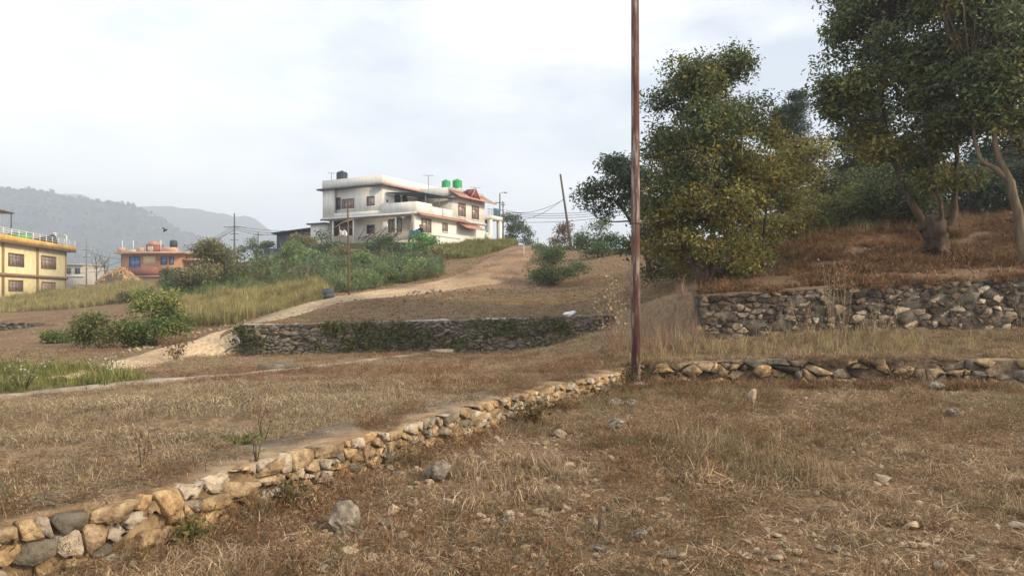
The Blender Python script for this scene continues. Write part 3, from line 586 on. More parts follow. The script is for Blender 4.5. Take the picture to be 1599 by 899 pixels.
scatter('terrace_clods', 'small clods of dry earth over the left terrace', region(16000, lambda x, y, px, py, f: (y > f + .1) & (y < 21.8) & (px < 1010), None, None, 4.0, 21.8, .9), cClod, .015, .06, .6)
scatter('slope_clods', 'earth clods over the dirt slopes and the bank', region(16000, lambda x, y, px, py, f: (y > 22.4) & (px > 60) | inpoly(px, py, POLY['redhill']) & (y > 16.5), -14, 20, 16.4, 60), cClod, .04, .17, .6)
# forest on the near hill
def blob(seed):
    C = rng.normal(0, 1, (60, 3)); C /= np.linalg.norm(C, axis=1)[:, None]; C *= rng.uniform(.5, 1, (60, 1)); C[:, 2] = C[:, 2] * 1.1 + 1
    V, q, c = leaf_arrays(C, .9, .8, pick([(.035, .05, .03), (.045, .065, .035)], 60), 0); return mesh('far_crown', V, q, c)
cFor = coll_of('far_crown', [blob(i) for i in range(4)], M['leaf'])
k = rng.integers(0, len(hv1), 14000); P = hv1[k] + np.stack([rng.uniform(-12, 12, 14000), rng.uniform(-15, 15, 14000), np.zeros(14000)], 1)
P = P[(P[:, 1] < 1300) & (P[:, 2] > -25)]; P[:, 2] -= 2
scatter('hill_forest', 'hazy forest covering the left hill', P, cFor, 1.5, 3.6, .1)

# ------------------------------------------------------------------ stone walls, stone by stone
def path_fn(pts):
    P = np.array([(p[0], p[1]) for p in pts]); s = np.concatenate([[0], np.cumsum(np.linalg.norm(np.diff(P, axis=0), axis=1))])
    def f(t):
        x, y = np.interp(t, s, P[:, 0]), np.interp(t, s, P[:, 1]); e = .25
        a = np.array([np.interp(t - e, s, P[:, 0]), np.interp(t - e, s, P[:, 1])]); b = np.array([np.interp(t + e, s, P[:, 0]), np.interp(t + e, s, P[:, 1])])
        d = b - a; d /= np.linalg.norm(d) + 1e-9
        return np.array([x, y]), np.array([d[1], -d[0]])
    return f, s[-1]
def clip(poly, m, n):
    outp = []
    for i in range(len(poly)):
        a, b = poly[i], poly[(i + 1) % len(poly)]; da, db = np.dot(a - m, n), np.dot(b - m, n)
        if da <= 0: outp.append(a)
        if da * db < 0: outp.append(a + (b - a) * da / (da - db))
    return outp
def sweep(name, f, L, zb, zt, n0, n1, mat, parent, step=.12, jit=.012):
    """solid strip along the path, between offsets n0 (front) and n1 (back)"""
    m = max(2, int(L / step)); V = []; rows = [(n0, 0), (n0, .5), (n0, 1), (n0 * .6 + n1 * .4, 1.0), (n1, 1), (n1, 0)]
    for i in range(m + 1):
        t = L * i / m; p, n = f(t); b, tp = zb(t), zt(t)
        for j, (o, h) in enumerate(rows):
            k1, k2 = fbm(np.array([t * 1.7, t * 6.0]), np.array([j * 3.3, j * 5.1]), 3, 15); w = (k1 * 5 + k2 * 2.2) * jit
            q = p + n * (o + w); V.append((q[0], q[1], b + (tp - b) * h + (w * .7 if h else 0)))
    k = len(rows); q = [(i * k + j, (i + 1) * k + j, (i + 1) * k + (j + 1) % k, i * k + (j + 1) % k) for i in range(m) for j in range(k)]
    c = [[j for j in range(k)], [m * k + j for j in range(k)][::-1]]
    return link(name, mesh(name, V, [np.array(q), np.array(c)]), mat, parent)
def stone_wall(name, label, pts, zb, zt, cw, ch, joint, mats, mortar, thick=.42, proud=.05, drop=.05, cap=None, limit=300, seed=1, core=-.035):
    rs = np.random.default_rng(seed); f, L = path_fn(pts); root = empty(name, (pts[0][0], pts[0][1], zb(0)), 0, label, 'stone wall')
    inv = root.matrix_basis.inverted()
    par = lambda o: (setattr(o, 'parent', root), setattr(o, 'matrix_parent_inverse', inv))
    o = sweep('mortar_core', f, L, lambda t: zb(t) - .35, lambda t: zt(t) - .03, core, -thick, mortar, None); par(o)
    if cap: o = sweep('cap', f, L, lambda t: zt(t) - .045, lambda t: zt(t) + cap[1], cap[2], -thick - .05, cap[0], None, .1, .022); par(o)
    Hn = np.mean([zt(t) - zb(t) for t in np.linspace(0, L, 20)]); asp = cw / ch
    seeds = []; nrow = max(1, round(Hn / ch))
    for r in range(nrow):
        x = -cw * rs.uniform(0, 1)
        while x < L + cw:
            seeds.append((x, (r + .5 + rs.uniform(-.45, .45)) * Hn / nrow * asp)); x += cw * rs.choice([.4, .6, .8, 1.1, 1.5, 2.1])
            if rs.uniform() < .25: seeds.append((x - cw * .4, (r + rs.uniform(0, 1)) * Hn / nrow * asp))
    S = np.array(seeds); made = []
    for i, c in enumerate(S):
        nb = S[(abs(S - c).max(1) < cw * 3.2)]
        poly = [np.array(q) for q in [(max(0, c[0] - 2 * cw), 0), (min(L, c[0] + 2 * cw), 0), (min(L, c[0] + 2 * cw), Hn * asp), (max(0, c[0] - 2 * cw), Hn * asp)]]
        if c[0] < 0 or c[0] > L: continue
        for q in nb:
            if (q == c).all(): continue
            poly = clip(poly, (q + c) / 2, q - c)
            if len(poly) < 3: break
        if len(poly) < 3 or rs.uniform() < drop: continue
        Pn = np.array(poly); Pn[:, 1] /= asp; ce = Pn.mean(0)
        v = Pn - ce; ln = np.linalg.norm(v, axis=1)[:, None]; Pn = ce + v * np.clip(1 - joint * rs.uniform(.6, 1.5) / (ln + 1e-6), .3, 1)
        Q = []
        for a, b in zip(Pn, np.roll(Pn, -1, 0)): cc = rs.uniform(.06, .2); Q += [a * (1 - cc) + b * cc, a * cc + b * (1 - cc)]     # cut corners
        Q = np.array(Q); Q = Q[np.concatenate([[True], np.linalg.norm(np.diff(Q, axis=0), axis=1) > .006])]
        if len(Q) < 4: continue
        Q += rs.normal(0, .075 * min(cw, ch), Q.shape)
        area = abs(np.sum(Q[:, 0] * np.roll(Q[:, 1], -1) - Q[:, 1] * np.roll(Q[:, 0], -1))) / 2
        if area < .12 * cw * ch: continue
        e = proud * rs.uniform(.3, 1.6); k = len(Q); tl = rs.normal(0, .2, 2)
        def to3(q, dep):
            t = np.clip(q[0], 0, L); p, n = f(t); b, tp = zb(t), zt(t); w = p + n * dep; return np.array([w[0], w[1], b + (tp - b) * np.clip(q[1] / Hn, -.05, 1.06)])
        V = [to3(q, -.09) for q in Q] + [to3(q, e * .72 + np.dot(q - ce, tl) * .9) for q in Q]
        V += [to3(ce + (q - ce) * rs.uniform(.80, .96), e + np.dot(q - ce, tl) + rs.normal(0, .16 * proud)) for q in Q] + [to3(ce, e * 1.12)]
        V = np.array(V); org = V.mean(0); j = np.arange(k); j2 = (j + 1) % k
        q4 = np.concatenate([np.stack([j, j2, j2 + k, j + k], 1), np.stack([j + k, j2 + k, j2 + 2 * k, j + 2 * k], 1)]); t3 = np.stack([j + 2 * k, j2 + 2 * k, np.full(k, 3 * k)], 1)
        wv = V.mean(0); px = CX + F * wv[0] / max(wv[1], .5)
        made.append((area * F * F / wv[1] ** 2 * (1 if -15 < px < 1615 else .001), V - org, q4, t3, org, mats[rs.integers(0, len(mats))]))
    made.sort(key=lambda m: -m[0])
    rest = MB(); mr = None
    for n, (ar, V, q4, t3, org, m) in enumerate(made):
        if n < limit:
            o = link('stone', mesh('stone', V, [q4, t3]), m, None, Vector(org)); par(o)
        else: rest.add(V + org, q4.tolist(), t3.tolist()); mr = m
    if rest.n: o = rest.build('small_stones', mr); par(o); o['kind'] = 'stuff'
    return root
lin = lambda L, *v: (lambda t: float(np.interp(t, np.linspace(0, L, len(v)), v)))
f1, L1 = path_fn(W1)
stone_wall('stone_wall', 'low tan stone wall with a mud path along its top running diagonally across the field', W1, lin(L1, -.05, -.05, .0, .04, .08, .12, .16), lin(L1, .43, .45, .44, .45, .45, .44, .42),
           .15, .09, .009, [M['stone_tan']] * 4 + [M['stone_pale_tan']] * 2 + [M['stone_grey']], M['mortar_yellow'], .46, .036, .15, (M['mud_cap'], .004, -.03), 300, 3, core=-.012)
f2, L2 = path_fn(W2)
stone_wall('stone_wall', 'low rough stone edging wall right of the rusty pole', W2, lin(L2, .06, .08, .08, .08, .08), lin(L2, .5, .58, .60, .61, .63),
           .27, .16, .014, [M['stone_tan'], M['stone_tan'], M['stone_grey'], M['stone_pale']], M['mortar_soil'], .4, .08, .2, (M['mud_cap'], -.03, -.06), 300, 5, core=-.012)
W3 = [(4.05, 16.1), (7, 16.05), (11, 16.0), (16, 16.0)]
f3, L3 = path_fn(W3)
stone_wall('stone_wall', 'black-stained retaining wall with pale stones below the red hillside', W3, lin(L3, .55, .66, .78, .85, .95), lin(L3, 1.64, 1.82, 1.98, 2.15, 2.35),
           .23, .135, .020, [M['stone_pale']], M['mortar_dark'], .4, .018, .12, (M['mortar_soil'], .015, .0), 300, 7, core=.002)
W4 = [(-8.15, 22.1), (-4.75, 22.05), (0, 22.0), (2.95, 22.1)]
f4, L4 = path_fn(W4)
stone_wall('stone_wall', 'long grey dry-stone retaining wall overgrown with ivy in the middle distance', W4, lin(L4, -.2, -.15, -.1, 0, .1), lin(L4, .80, .85, .93, 1.0, 1.1),
           .21, .11, .010, [M['stone_grey']], M['mortar_dark'], .4, .035, .04, (M['concrete'], .005, .0), 300, 9, core=-.012)
W5 = [(-29, 36.5), (-25, 36.2), (-21.9, 36.3)]
f5, L5 = path_fn(W5)
stone_wall('stone_wall', 'short grey stone wall at the far edge of the lower field', W5, lin(L5, -.15, -.15), lin(L5, .55, .35), .34, .2, .02, [M['stone_grey']], M['mortar_dark'], .4, .05, .03, None, 60, 12)
def topline(f, L, zf, n, inset, sd):
    o = []
    for t in rng.uniform(0, L, n):
        p, nn_ = f(t); q = p - nn_ * rng.uniform(*inset); o.append((q[0], q[1], zf(t) + rng.uniform(-.03, .01)))
    o = np.array(o); return o[noi(o[:, 0], o[:, 1], 1.4, sd) > .46]
scatter('edging_grass', 'dry grass spilling over the low edging wall', topline(f2, L2, lin(L2, .5, .58, .60, .61, .63), 1500, (-.05, .4), 3), cDry, .6, 1.6, .4)
scatter('overhang_grass', 'dead grass hanging over the top of the dark stone wall', topline(f3, L3, lin(L3, 1.64, 1.82, 1.98, 2.15, 2.35), 1500, (-.02, .5), 4), cRed, .4, 1.1, .4)
scatter('wall_top_grass', 'thin dry grass along the top of the ivy wall', topline(f4, L4, lin(L4, .80, .85, .93, 1.0, 1.1), 1200, (.0, .5), 5), cStub, .8, 1.8, .3)
# kerb running over the terrace
kp = [G(*q) for q in [(-40, 628), (120, 609), (210, 601), (300, 594), (420, 582), (560, 565), (668, 554)]]
fk, Lk = path_fn(kp)
kz = lambda t: H(*fk(t)[0])
o = sweep('kerb', fk, Lk, lambda t: kz(t) - .08, lambda t: kz(t) + .05, .08, -.08, M['kerb'], None, .2, .022); tag(o, 'thin pale kerb crossing the dry terrace', kind='structure')

# ------------------------------------------------------------------ trees and shrubs
def ipoly(pts, n=8):
    """smooth a polyline of (Vector, r)"""
    o = []
    for i in range(len(pts) - 1):
        p0, p1, p2, p3 = pts[max(i - 1, 0)], pts[i], pts[i + 1], pts[min(i + 2, len(pts) - 1)]
        for k in range(n):
            t = k / n
            q = 0.5 * ((2 * p1[0]) + (-p0[0] + p2[0]) * t + (2 * p0[0] - 5 * p1[0] + 4 * p2[0] - p3[0]) * t * t + (-p0[0] + 3 * p1[0] - 3 * p2[0] + p3[0]) * t ** 3)
            o.append((q, p1[1] * (1 - t) + p2[1] * t))
    o.append(pts[-1]); return o
def tree(name, label, Y0, limbs, blobs, ncl, nlf, leaf, pal, cat='tree', group=None, bark='bark', spread=.3, asp=.42, droop=.3, tones=None, twigs=.85, hollow=.35):
    """limbs: lists of (px, py, dY, radius); blobs: (px, py, dY, rx, ry, rdepth, palette index) in photo pixels at depth Y0"""
    px2m = Y0 / F; base = W(limbs[0][0][0], limbs[0][0][1], Y0 + limbs[0][0][2]); root = empty(name, base, 0, label, cat, group)
    LB = []; mb = MB()
    for l in limbs:
        pts = ipoly([(W(a, b, Y0 + d) - base, r) for a, b, d, r in l], 5); LB += [p for p, r in pts]
        pts = [(p + Vector((random.gauss(0, .15), random.gauss(0, .15), 0)) * r, r) for p, r in pts]
        mb.tube([p for p, r in pts], [r for p, r in pts], 9 if pts[0][1] > .05 else 5)
    LBn = np.array(LB); C = []; T = []; vol = np.array([b[3] * b[4] * b[5] for b in blobs], float) ** .75; vol /= vol.sum()
    for bi, b in enumerate(blobs):
        n = max(2, int(ncl * vol[bi])); c0 = np.array(W(b[0], b[1], Y0 + b[2]) - base)
        d = rng.normal(0, 1, (n, 3)); d /= np.linalg.norm(d, axis=1)[:, None]; r = rng.uniform(hollow ** 3, 1.08, n) ** (1 / 3)
        r *= 1 + .16 * np.sin(d[:, 0] * 5 + bi) * np.cos(d[:, 2] * 4 + 2 * bi)
        ax_ = np.array([b[3] * px2m, b[5] * px2m, b[4] * px2m]); nk = max(3, n // 10); pk = rng.integers(0, nk, n)
        own = d * r[:, None] * ax_; cen = own[:nk][pk]; g_ = np.clip(rng.normal(0, 1, (n, 3)), -1.8, 1.8) * np.minimum(ax_.min() * .27, .36) * np.array([1, 1, .6])
        C.append(c0 + np.where((np.arange(n) < nk)[:, None], own, cen + g_)); T.append(np.full(n, b[6] if len(b) > 6 else 0))
    C = np.concatenate(C); T = np.concatenate(T); np_ = len(pal) if isinstance(pal[0][0], (list, tuple)) else 1; fl = rng.uniform(0, 1, len(T)) < .3; T[fl] = rng.integers(0, np_, fl.sum())
    for p in C[rng.uniform(0, 1, len(C)) < twigs]:
        dd = np.linalg.norm(LBn - p, axis=1) + np.maximum(0, LBn[:, 2] - p[2]) * 1.2; a = Vector(LBn[dd.argmin()]); b = Vector(p); m = (a + b) / 2 + Vector((random.gauss(0, .08), random.gauss(0, .08), -.04)) * (b - a).length
        r = min(.022, .006 + .007 * (b - a).length); mb.tube([a, m, b], [r, r * .65, r * .3], 4, False)
    mb.build('trunk' if cat == 'tree' else 'stem', M[bark], root, smooth=True)
    nl = rng.poisson(nlf, len(C)) + 3; ci = np.repeat(np.arange(len(C)), nl)
    off = np.clip(rng.normal(0, 1, (len(ci), 3)), -1.7, 1.7) * spread * .5; off[:, 2] *= .65; LC = C[ci] + off
    pals = pal if isinstance(pal[0][0], (list, tuple)) else [pal]; tone = rng.uniform(.6, 1.45, len(C))
    col = np.zeros((len(ci), 3))
    for k in range(len(pals)):
        m = T[ci] == k; col[m] = pick(pals[k], m.sum(), .2)
    col *= tone[ci][:, None] * 1.6
    outw = off / (np.linalg.norm(off, axis=1)[:, None] + 1e-6)
    V, q, cc = leaf_arrays(LC, leaf, asp, col, droop, outw); link('crown' if cat == 'tree' else 'foliage', mesh('crown', V, q, cc), M['leaf'], root)
    return root
DK = [(.055, .075, .03), (.07, .09, .035), (.04, .058, .026), (.09, .105, .04)]
OL = [(.11, .105, .03), (.15, .13, .032), (.085, .085, .028), (.20, .15, .035), (.07, .08, .03)]
YG = [(.12, .125, .032), (.165, .15, .036), (.09, .10, .03), (.20, .15, .036)]  # yellow-green leaves; partly real yellowing, partly sunlight painted into the colour
CON = [(.03, .045, .028), (.038, .055, .034), (.025, .036, .024)]
SH = [(.075, .10, .035), (.10, .13, .04), (.055, .075, .03), (.13, .15, .05)]
tree('broadleaf_tree', 'bushy round-topped tree standing just right of the rusty pole', 19.3,
     [[(1100, 455, 0, .15), (1090, 425, 0, .12), (1075, 405, .1, .09), (1062, 360, .2, .06), (1050, 290, .3, .03)], [(1098, 445, 0, .12), (1105, 410, 0, .09), (1115, 340, .1, .07), (1118, 240, 0, .045), (1112, 130, 0, .02)],
      [(1103, 440, .1, .09), (1130, 380, -.3, .06), (1150, 300, -.3, .045), (1160, 190, -.1, .02)], [(1125, 430, .5, .06), (1165, 370, .5, .05), (1195, 280, .4, .03)], [(1192, 395, .8, .045), (1194, 350, .7, .04), (1200, 300, .6, .02)]],
     [(1112, 190, 0, 80, 85, 80, 0), (1108, 112, 0, 66, 40, 60, 0), (1150, 130, .2, 36, 36, 40, 0), (1040, 290, .2, 38, 66, 60, 0), (1050, 200, .1, 42, 66, 50, 0), (1100, 300, -.3, 70, 70, 80, 1), (1165, 240, 0, 45, 70, 70, 2), (1035, 360, .2, 40, 40, 46, 1), (1070, 250, 0, 50, 60, 60, 0), (1140, 300, .2, 60, 60, 60, 1), (1080, 140, 0, 42, 40, 46, 0), (1215, 225, .4, 26, 40, 40, 2),  # right-hand blobs take the yellow palette as painted sunlight
      (1185, 310, .2, 42, 62, 60, 2), (1130, 370, -.3, 62, 42, 60, 1), (1075, 385, .3, 30, 26, 36, 1), (1150, 410, 0, 40, 26, 40, 1), (1215, 290, .5, 22, 46, 40, 2)],
     1150, 58, .105, [DK, OL, YG], spread=.40)
tree('broadleaf_tree', 'small dark-leaved tree reaching left behind the rusty pole', 23.5,
     [[(1015, 425, 0, .09), (1005, 385, 0, .07), (985, 345, 0, .05), (955, 310, 0, .035), (910, 312, 0, .012)], [(1000, 370, 0, .05), (985, 300, 0, .04), (970, 240, 0, .015)], [(985, 345, .2, .03), (945, 345, .2, .02), (920, 330, .2, .01)]],
     [(965, 255, 0, 28, 34, 40), (945, 290, 0, 40, 30, 40), (915, 312, 0, 20, 10, 25), (985, 300, .2, 36, 56, 50), (1015, 330, .4, 36, 60, 50), (960, 320, 0, 26, 14, 30), (1015, 385, .3, 34, 30, 40)], 300, 34, .12, [(.06, .08, .045), (.045, .065, .035), (.06, .08, .04), (.035, .05, .03)], spread=.40)
tree('broadleaf_tree', 'large tree growing from a thick pollarded stump on the red hillside', 20,
     [[(1459, 402, 0, .34), (1459, 375, 0, .31), (1459, 352, 0, .32), (1460, 345, 0, .22)], [(1446, 360, 0, .16), (1437, 340, 0, .11), (1412, 292, .1, .08), (1388, 225, .2, .065), (1378, 150, .2, .04), (1370, 60, 0, .02)],
      [(1474, 362, -.1, .17), (1488, 336, -.2, .12), (1491, 300, -.2, .06), (1494, 220, -.2, .05), (1480, 100, 0, .03)], [(1465, 350, -.2, .07), (1470, 325, -.4, .05), (1450, 250, -.6, .04), (1440, 120, -.6, .02)],
      [(1388, 225, .2, .05), (1350, 160, .1, .035), (1310, 120, 0, .015)]],
     [(1330, 95, 0, 52, 66, 60, 0), (1300, 130, 0, 32, 50, 40, 0), (1320, 25, 0, 44, 38, 50, 0), (1400, 30, 0, 80, 70, 90, 0), (1400, 140, -.2, 66, 70, 70, 1), (1385, 235, 0, 40, 50, 50, 2), (1465, 110, -.4, 70, 85, 80, 0), (1440, 225, -.5, 46, 50, 46, 1),
      (1482, 285, -.4, 32, 28, 34, 1), (1425, 285, -.4, 24, 24, 30, 1), (1500, 200, -.4, 46, 60, 50, 0), (1400, -50, 0, 100, 50, 90, 0), (1320, 165, 0, 34, 24, 36, 0)],
     950, 52, .13, [DK, [(.085, .09, .032), (.06, .075, .03), (.12, .11, .035)], YG], spread=.42)
tree('broadleaf_tree', 'slender forked tree leaning over the end of the dark stone wall', 18,
     [[(1603, 440, 0, .13), (1594, 360, 0, .115), (1577, 285, 0, .10), (1572, 275, 0, .09)], [(1573, 280, 0, .075), (1552, 262, 0, .06), (1531, 247, .1, .05), (1520, 200, .2, .035), (1515, 110, .2, .02)], [(1574, 280, 0, .08), (1556, 230, 0, .065), (1553, 190, 0, .05), (1560, 100, 0, .03)]],
     [(1540, 70, 0, 70, 75, 80, 0), (1570, 150, 0, 60, 60, 70, 1), (1520, 150, .2, 40, 56, 50, 0), (1620, 60, 0, 70, 90, 80, 0), (1600, 210, .2, 40, 40, 50, 2), (1540, -30, 0, 90, 60, 90, 0)], 540, 58, .13, [DK, [(.085, .09, .032), (.06, .075, .03)], YG], bark='pale_bark', spread=.42)
tree('broadleaf_tree', 'yellow-green tree behind the bushy tree, below the conifer', 27,
     [[(1235, 375, 0, .10), (1235, 320, 0, .08), (1240, 260, 0, .05), (1247, 215, 0, .02)], [(1238, 300, 0, .04), (1270, 250, 0, .02)]],
     [(1248, 232, 0, 36, 36, 50), (1258, 262, 0, 38, 32, 56), (1225, 290, 0, 36, 46, 60), (1275, 225, 0, 20, 20, 30)], 200, 36, .13, [YG, OL][0], spread=.5)
tree('conifer_tree', 'dark pointed conifer showing above the yellow-green tree', 33,
     [[(1233, 365, 0, .12), (1233, 250, 0, .09), (1231, 150, 0, .02)]], [(1225, 172, 0, 14, 26, 20), (1244, 178, .2, 12, 24, 18), (1232, 215, 0, 26, 36, 34), (1232, 280, 0, 32, 50, 40)], 420, 80, .14, CON, asp=.22, spread=.4, droop=-.5)
tree('broadleaf_tree', 'dark evergreen tree behind the pollarded tree', 30, [[(1345, 365, 0, .13), (1345, 290, 0, .10), (1350, 200, 0, .03)]],
     [(1345, 250, 0, 36, 50, 60), (1370, 220, 0, 40, 46, 60), (1330, 295, 0, 34, 34, 50), (1400, 280, 0, 50, 50, 60)], 330, 70, .15, CON, spread=.55)
tree('broadleaf_tree', 'dense dark tree at the crest behind the forked tree', 28, [[(1560, 345, 0, .13), (1555, 270, 0, .10), (1550, 200, 0, .03)]],
     [(1550, 260, 0, 50, 50, 60), (1590, 290, 0, 60, 44, 60), (1520, 300, 0, 40, 36, 50), (1610, 230, 0, 60, 60, 60)], 420, 64, .15, CON, spread=.55)
def shrub(label, Y0, base, blobs, ncl, nlf, leaf, pal, name='shrub', group=None, bark='twig', **kw):
    px, py = base; limbs = [[(px, py, 0, .03), (px * .5 + b[0] * .5, (py + b[1]) / 2, b[2] * .5, .02), (b[0], b[1], b[2], .008)] for b in blobs[:5]]
    return tree(name, label, Y0, limbs, blobs, ncl, nlf, leaf, pal, 'shrub', group, bark, **kw)
def gd(px, py): return G(px, py).y
shrub('sprawling green shrub below the pollarded tree on the ridge', 25.5, (1310, 368), [(1300, 330, 0, 50, 34, 50), (1350, 325, .5, 44, 34, 50), (1260, 345, 0, 34, 26, 40)], 330, 52, .12, [(.10, .11, .035), (.075, .09, .03), (.14, .13, .04)], spread=.5)
shrub('olive bush at the foot of the yellow-green tree', 24, (1205, 385), [(1205, 352, 0, 36, 30, 40), (1240, 350, .4, 26, 26, 36)], 190, 50, .11, OL, spread=.45)
shrub('dark thicket beside the stump of the pollarded tree', 24, (1400, 360), [(1390, 305, 0, 44, 40, 50), (1430, 305, 0, 40, 36, 40)], 240, 56, .11, DK, spread=.45)
shrub('dark undergrowth right of the pollarded stump', 25, (1545, 345), [(1535, 295, 0, 48, 36, 50), (1590, 285, 0, 44, 36, 50)], 240, 56, .12, CON, spread=.45)
shrub('low dark bush behind the trunk of the bushy tree', 20.5, (1150, 450), [(1150, 428, 0, 28, 22, 36), (1125, 435, 0, 20, 16, 26)], 70, 40, .09, DK, spread=.35)
shrub('mixed olive thicket filling the gap behind the bushy tree', 23.5, (1060, 440), [(1040, 412, 0, 34, 24, 40), (1080, 405, 0, 30, 26, 36), (1170, 385, .5, 34, 36, 40)], 200, 48, .11, [(.075, .085, .03), (.10, .11, .035), (.14, .13, .04)], spread=.45)
shrub('tall dark bushes on the crest left of the pollarded tree', 28, (1320, 350), [(1300, 300, 0, 34, 40, 40), (1345, 290, 0, 44, 46, 46), (1265, 320, 0, 26, 30, 36)], 240, 56, .13, [(.05, .065, .03), (.07, .085, .035), (.10, .105, .035)], spread=.5)
Yb = gd(935, 402)
shrub('dark green bush beside the leaning pole', Yb, (935, 402), [(935, 368, 0, 34, 30, 34), (925, 385, 0, 22, 16, 26), (955, 385, 0, 22, 16, 26)], 130, 40, .14, [(.05, .085, .03), (.07, .11, .035), (.04, .065, .028)], spread=.5)
Yb = gd(868, 446)
shrub('grey-green bush at the upper edge of the dirt slope', Yb, (868, 446), [(868, 412, 0, 36, 30, 36), (850, 432, 0, 22, 14, 24), (895, 425, 0, 24, 20, 28)], 160, 40, .12, [(.085, .11, .045), (.11, .135, .055), (.065, .085, .038)], spread=.45)
shrub('brown bare-looking bush at the crest by the leaning pole', 62, (882, 385), [(880, 365, 0, 20, 18, 20), (895, 372, 0, 14, 12, 16)], 60, 26, .2, [(.12, .085, .06), (.16, .11, .07), (.08, .07, .05)], spread=.6)
shrub('leafy bush at the crest between the road and the leaning pole', 60, (850, 390), [(850, 384, 0, 30, 9, 14), (905, 392, 0, 20, 9, 14)], 50, 30, .2, SH, spread=.5)
shrub('tall green bushes right of the white porch', 84, (800, 382), [(797, 356, 0, 12, 24, 16), (810, 366, 0, 14, 16, 16), (826, 374, 0, 12, 10, 14)], 110, 30, .24, [(.06, .09, .04), (.08, .11, .05), (.05, .07, .04)], spread=.7)
Yb = gd(240, 540)
shrub('rounded dark green shrub left of the dirt road', Yb, (240, 540), [(240, 500, 0, 40, 36, 40, 0), (245, 472, 0, 30, 18, 30, 1), (225, 520, 0, 30, 20, 30, 0), (262, 515, 0, 22, 26, 26, 0)], 260, 46, .10, [[(.07, .10, .03), (.09, .125, .035), (.05, .07, .025)], [(.14, .155, .05), (.18, .19, .06), (.10, .12, .04)]], spread=.4)
Yb = gd(150, 543)
shrub('low spreading shrub further left of the rounded one', Yb, (150, 543), [(150, 516, 0, 28, 20, 30), (183, 524, 0, 22, 14, 24)], 130, 44, .10, [(.09, .105, .035), (.065, .08, .028), (.13, .13, .045)], spread=.4)
Yb = gd(85, 535)
shrub('small bush at the end of the far stone wall', Yb, (85, 535), [(85, 524, 0, 20, 11, 20)], 50, 36, .11, SH, spread=.35)
shrub('tall olive shrub at the left end of the green slope', 46, (320, 462), [(318, 425, 0, 30, 34, 34), (340, 395, .5, 26, 18, 28), (300, 447, 0, 26, 16, 26), (350, 420, .5, 26, 30, 30)], 240, 40, .17, [(.12, .115, .055), (.15, .14, .065), (.085, .09, .042)], spread=.6)
shrub('dark bush in front of the orange house', 50, (262, 452), [(265, 436, 0, 20, 14, 24), (285, 445, 0, 16, 10, 18)], 90, 34, .17, [(.06, .075, .035), (.08, .095, .045)], spread=.5)
shrub('brown-green bush in the meadow beyond the rounded shrub', 46, (205, 478), [(205, 465, 0, 28, 11, 22)], 70, 34, .15, [(.11, .10, .045), (.085, .08, .04)], spread=.4)
for lab, Yb, px, py, rx, ry, pal in [
    ('blue-green bush near the left of the green slope', 56, 385, 425, 34, 26, 0), ('pale green bush below the tin shed', 60, 440, 405, 34, 22, 1), ('bright green bush below the veranda', 58, 480, 418, 30, 24, 1),
    ('dark bush under the left corner of the white house', 66, 512, 390, 24, 20, 2), ('leafy bush left of the thin brown pole', 52, 520, 430, 30, 22, 0), ('light green bush right of the thin brown pole', 48, 580, 432, 32, 22, 1),
    ('green bush at the right of the slope by the road', 47, 640, 425, 34, 20, 1), ('dry yellowish bush below the veranda posts', 62, 565, 395, 30, 18, 3), ('dark green bush below the blue tarp', 58, 610, 400, 30, 18, 2),
    ('bright banana-green bush at the yard wall', 62, 668, 388, 22, 13, 4), ('brownish bush where the slope meets the road', 54, 690, 402, 28, 14, 3), ('yellow-flecked bush at the top left of the slope', 70, 470, 385, 18, 13, 3),
    ('dull green bush in the hollow of the slope', 50, 430, 440, 34, 18, 2), ('green bush by the grey drum', 40, 560, 452, 26, 12, 1)]:
    P_ = [[(.06, .10, .05), (.08, .125, .06), (.05, .075, .042)], [(.11, .16, .06), (.14, .19, .07), (.08, .12, .05)], [(.045, .07, .035), (.06, .09, .04)], [(.15, .14, .06), (.11, .11, .05), (.19, .16, .06)], [(.10, .22, .05), (.07, .16, .04)]][pal]
    py -= 7; rx *= 1.1; ry *= 1.25; shrub(lab, Yb, (px, py + ry), [(px, py, 0, rx, ry, rx), (px + rx * .5, py + ry * .3, .5, rx * .6, ry * .7, rx * .7), (px - rx * .5, py + ry * .35, -.3, rx * .6, ry * .6, rx * .7)], 80, 34, .2, P_, spread=.6, hollow=.5)
shrub('leafy trees beside the utility pole at the skyline', 88, (400, 402), [(395, 388, 0, 14, 12, 16), (415, 386, 0, 14, 10, 16), (392, 374, 0, 5, 8, 6)], 60, 26, .26, [(.07, .09, .05), (.09, .11, .06)], spread=.6)
# bare trees near the yellow house
for i, (px, h, lab) in enumerate([(150, 48, 'tall bare tree between the yellow and orange houses'), (163, 40, 'bare sapling just left of the wood pile')]):
    Yb = 93; root = empty('bare_tree', W(px, 446, Yb), 0, lab, 'tree'); mb = MB(); b = W(px, 446, Yb)
    mb.tube([Vector((0, 0, -.5)), W(px + 1, 446 - h * .5, Yb) - b, W(px - 1, 446 - h, Yb) - b], [.09, .06, .02], 5)
    for k in range(14):
        t = random.uniform(.2, .9); z = h * t * Yb / F; a = random.uniform(0, 6.28); mb.tube([(0, 0, z), (math.cos(a) * .5, math.sin(a) * .5, z + .7), (math.cos(a) * .7, math.sin(a) * .7, z + 1.5)], [.03, .02, .008], 4)
    mb.build('trunk', M['twig'], root)
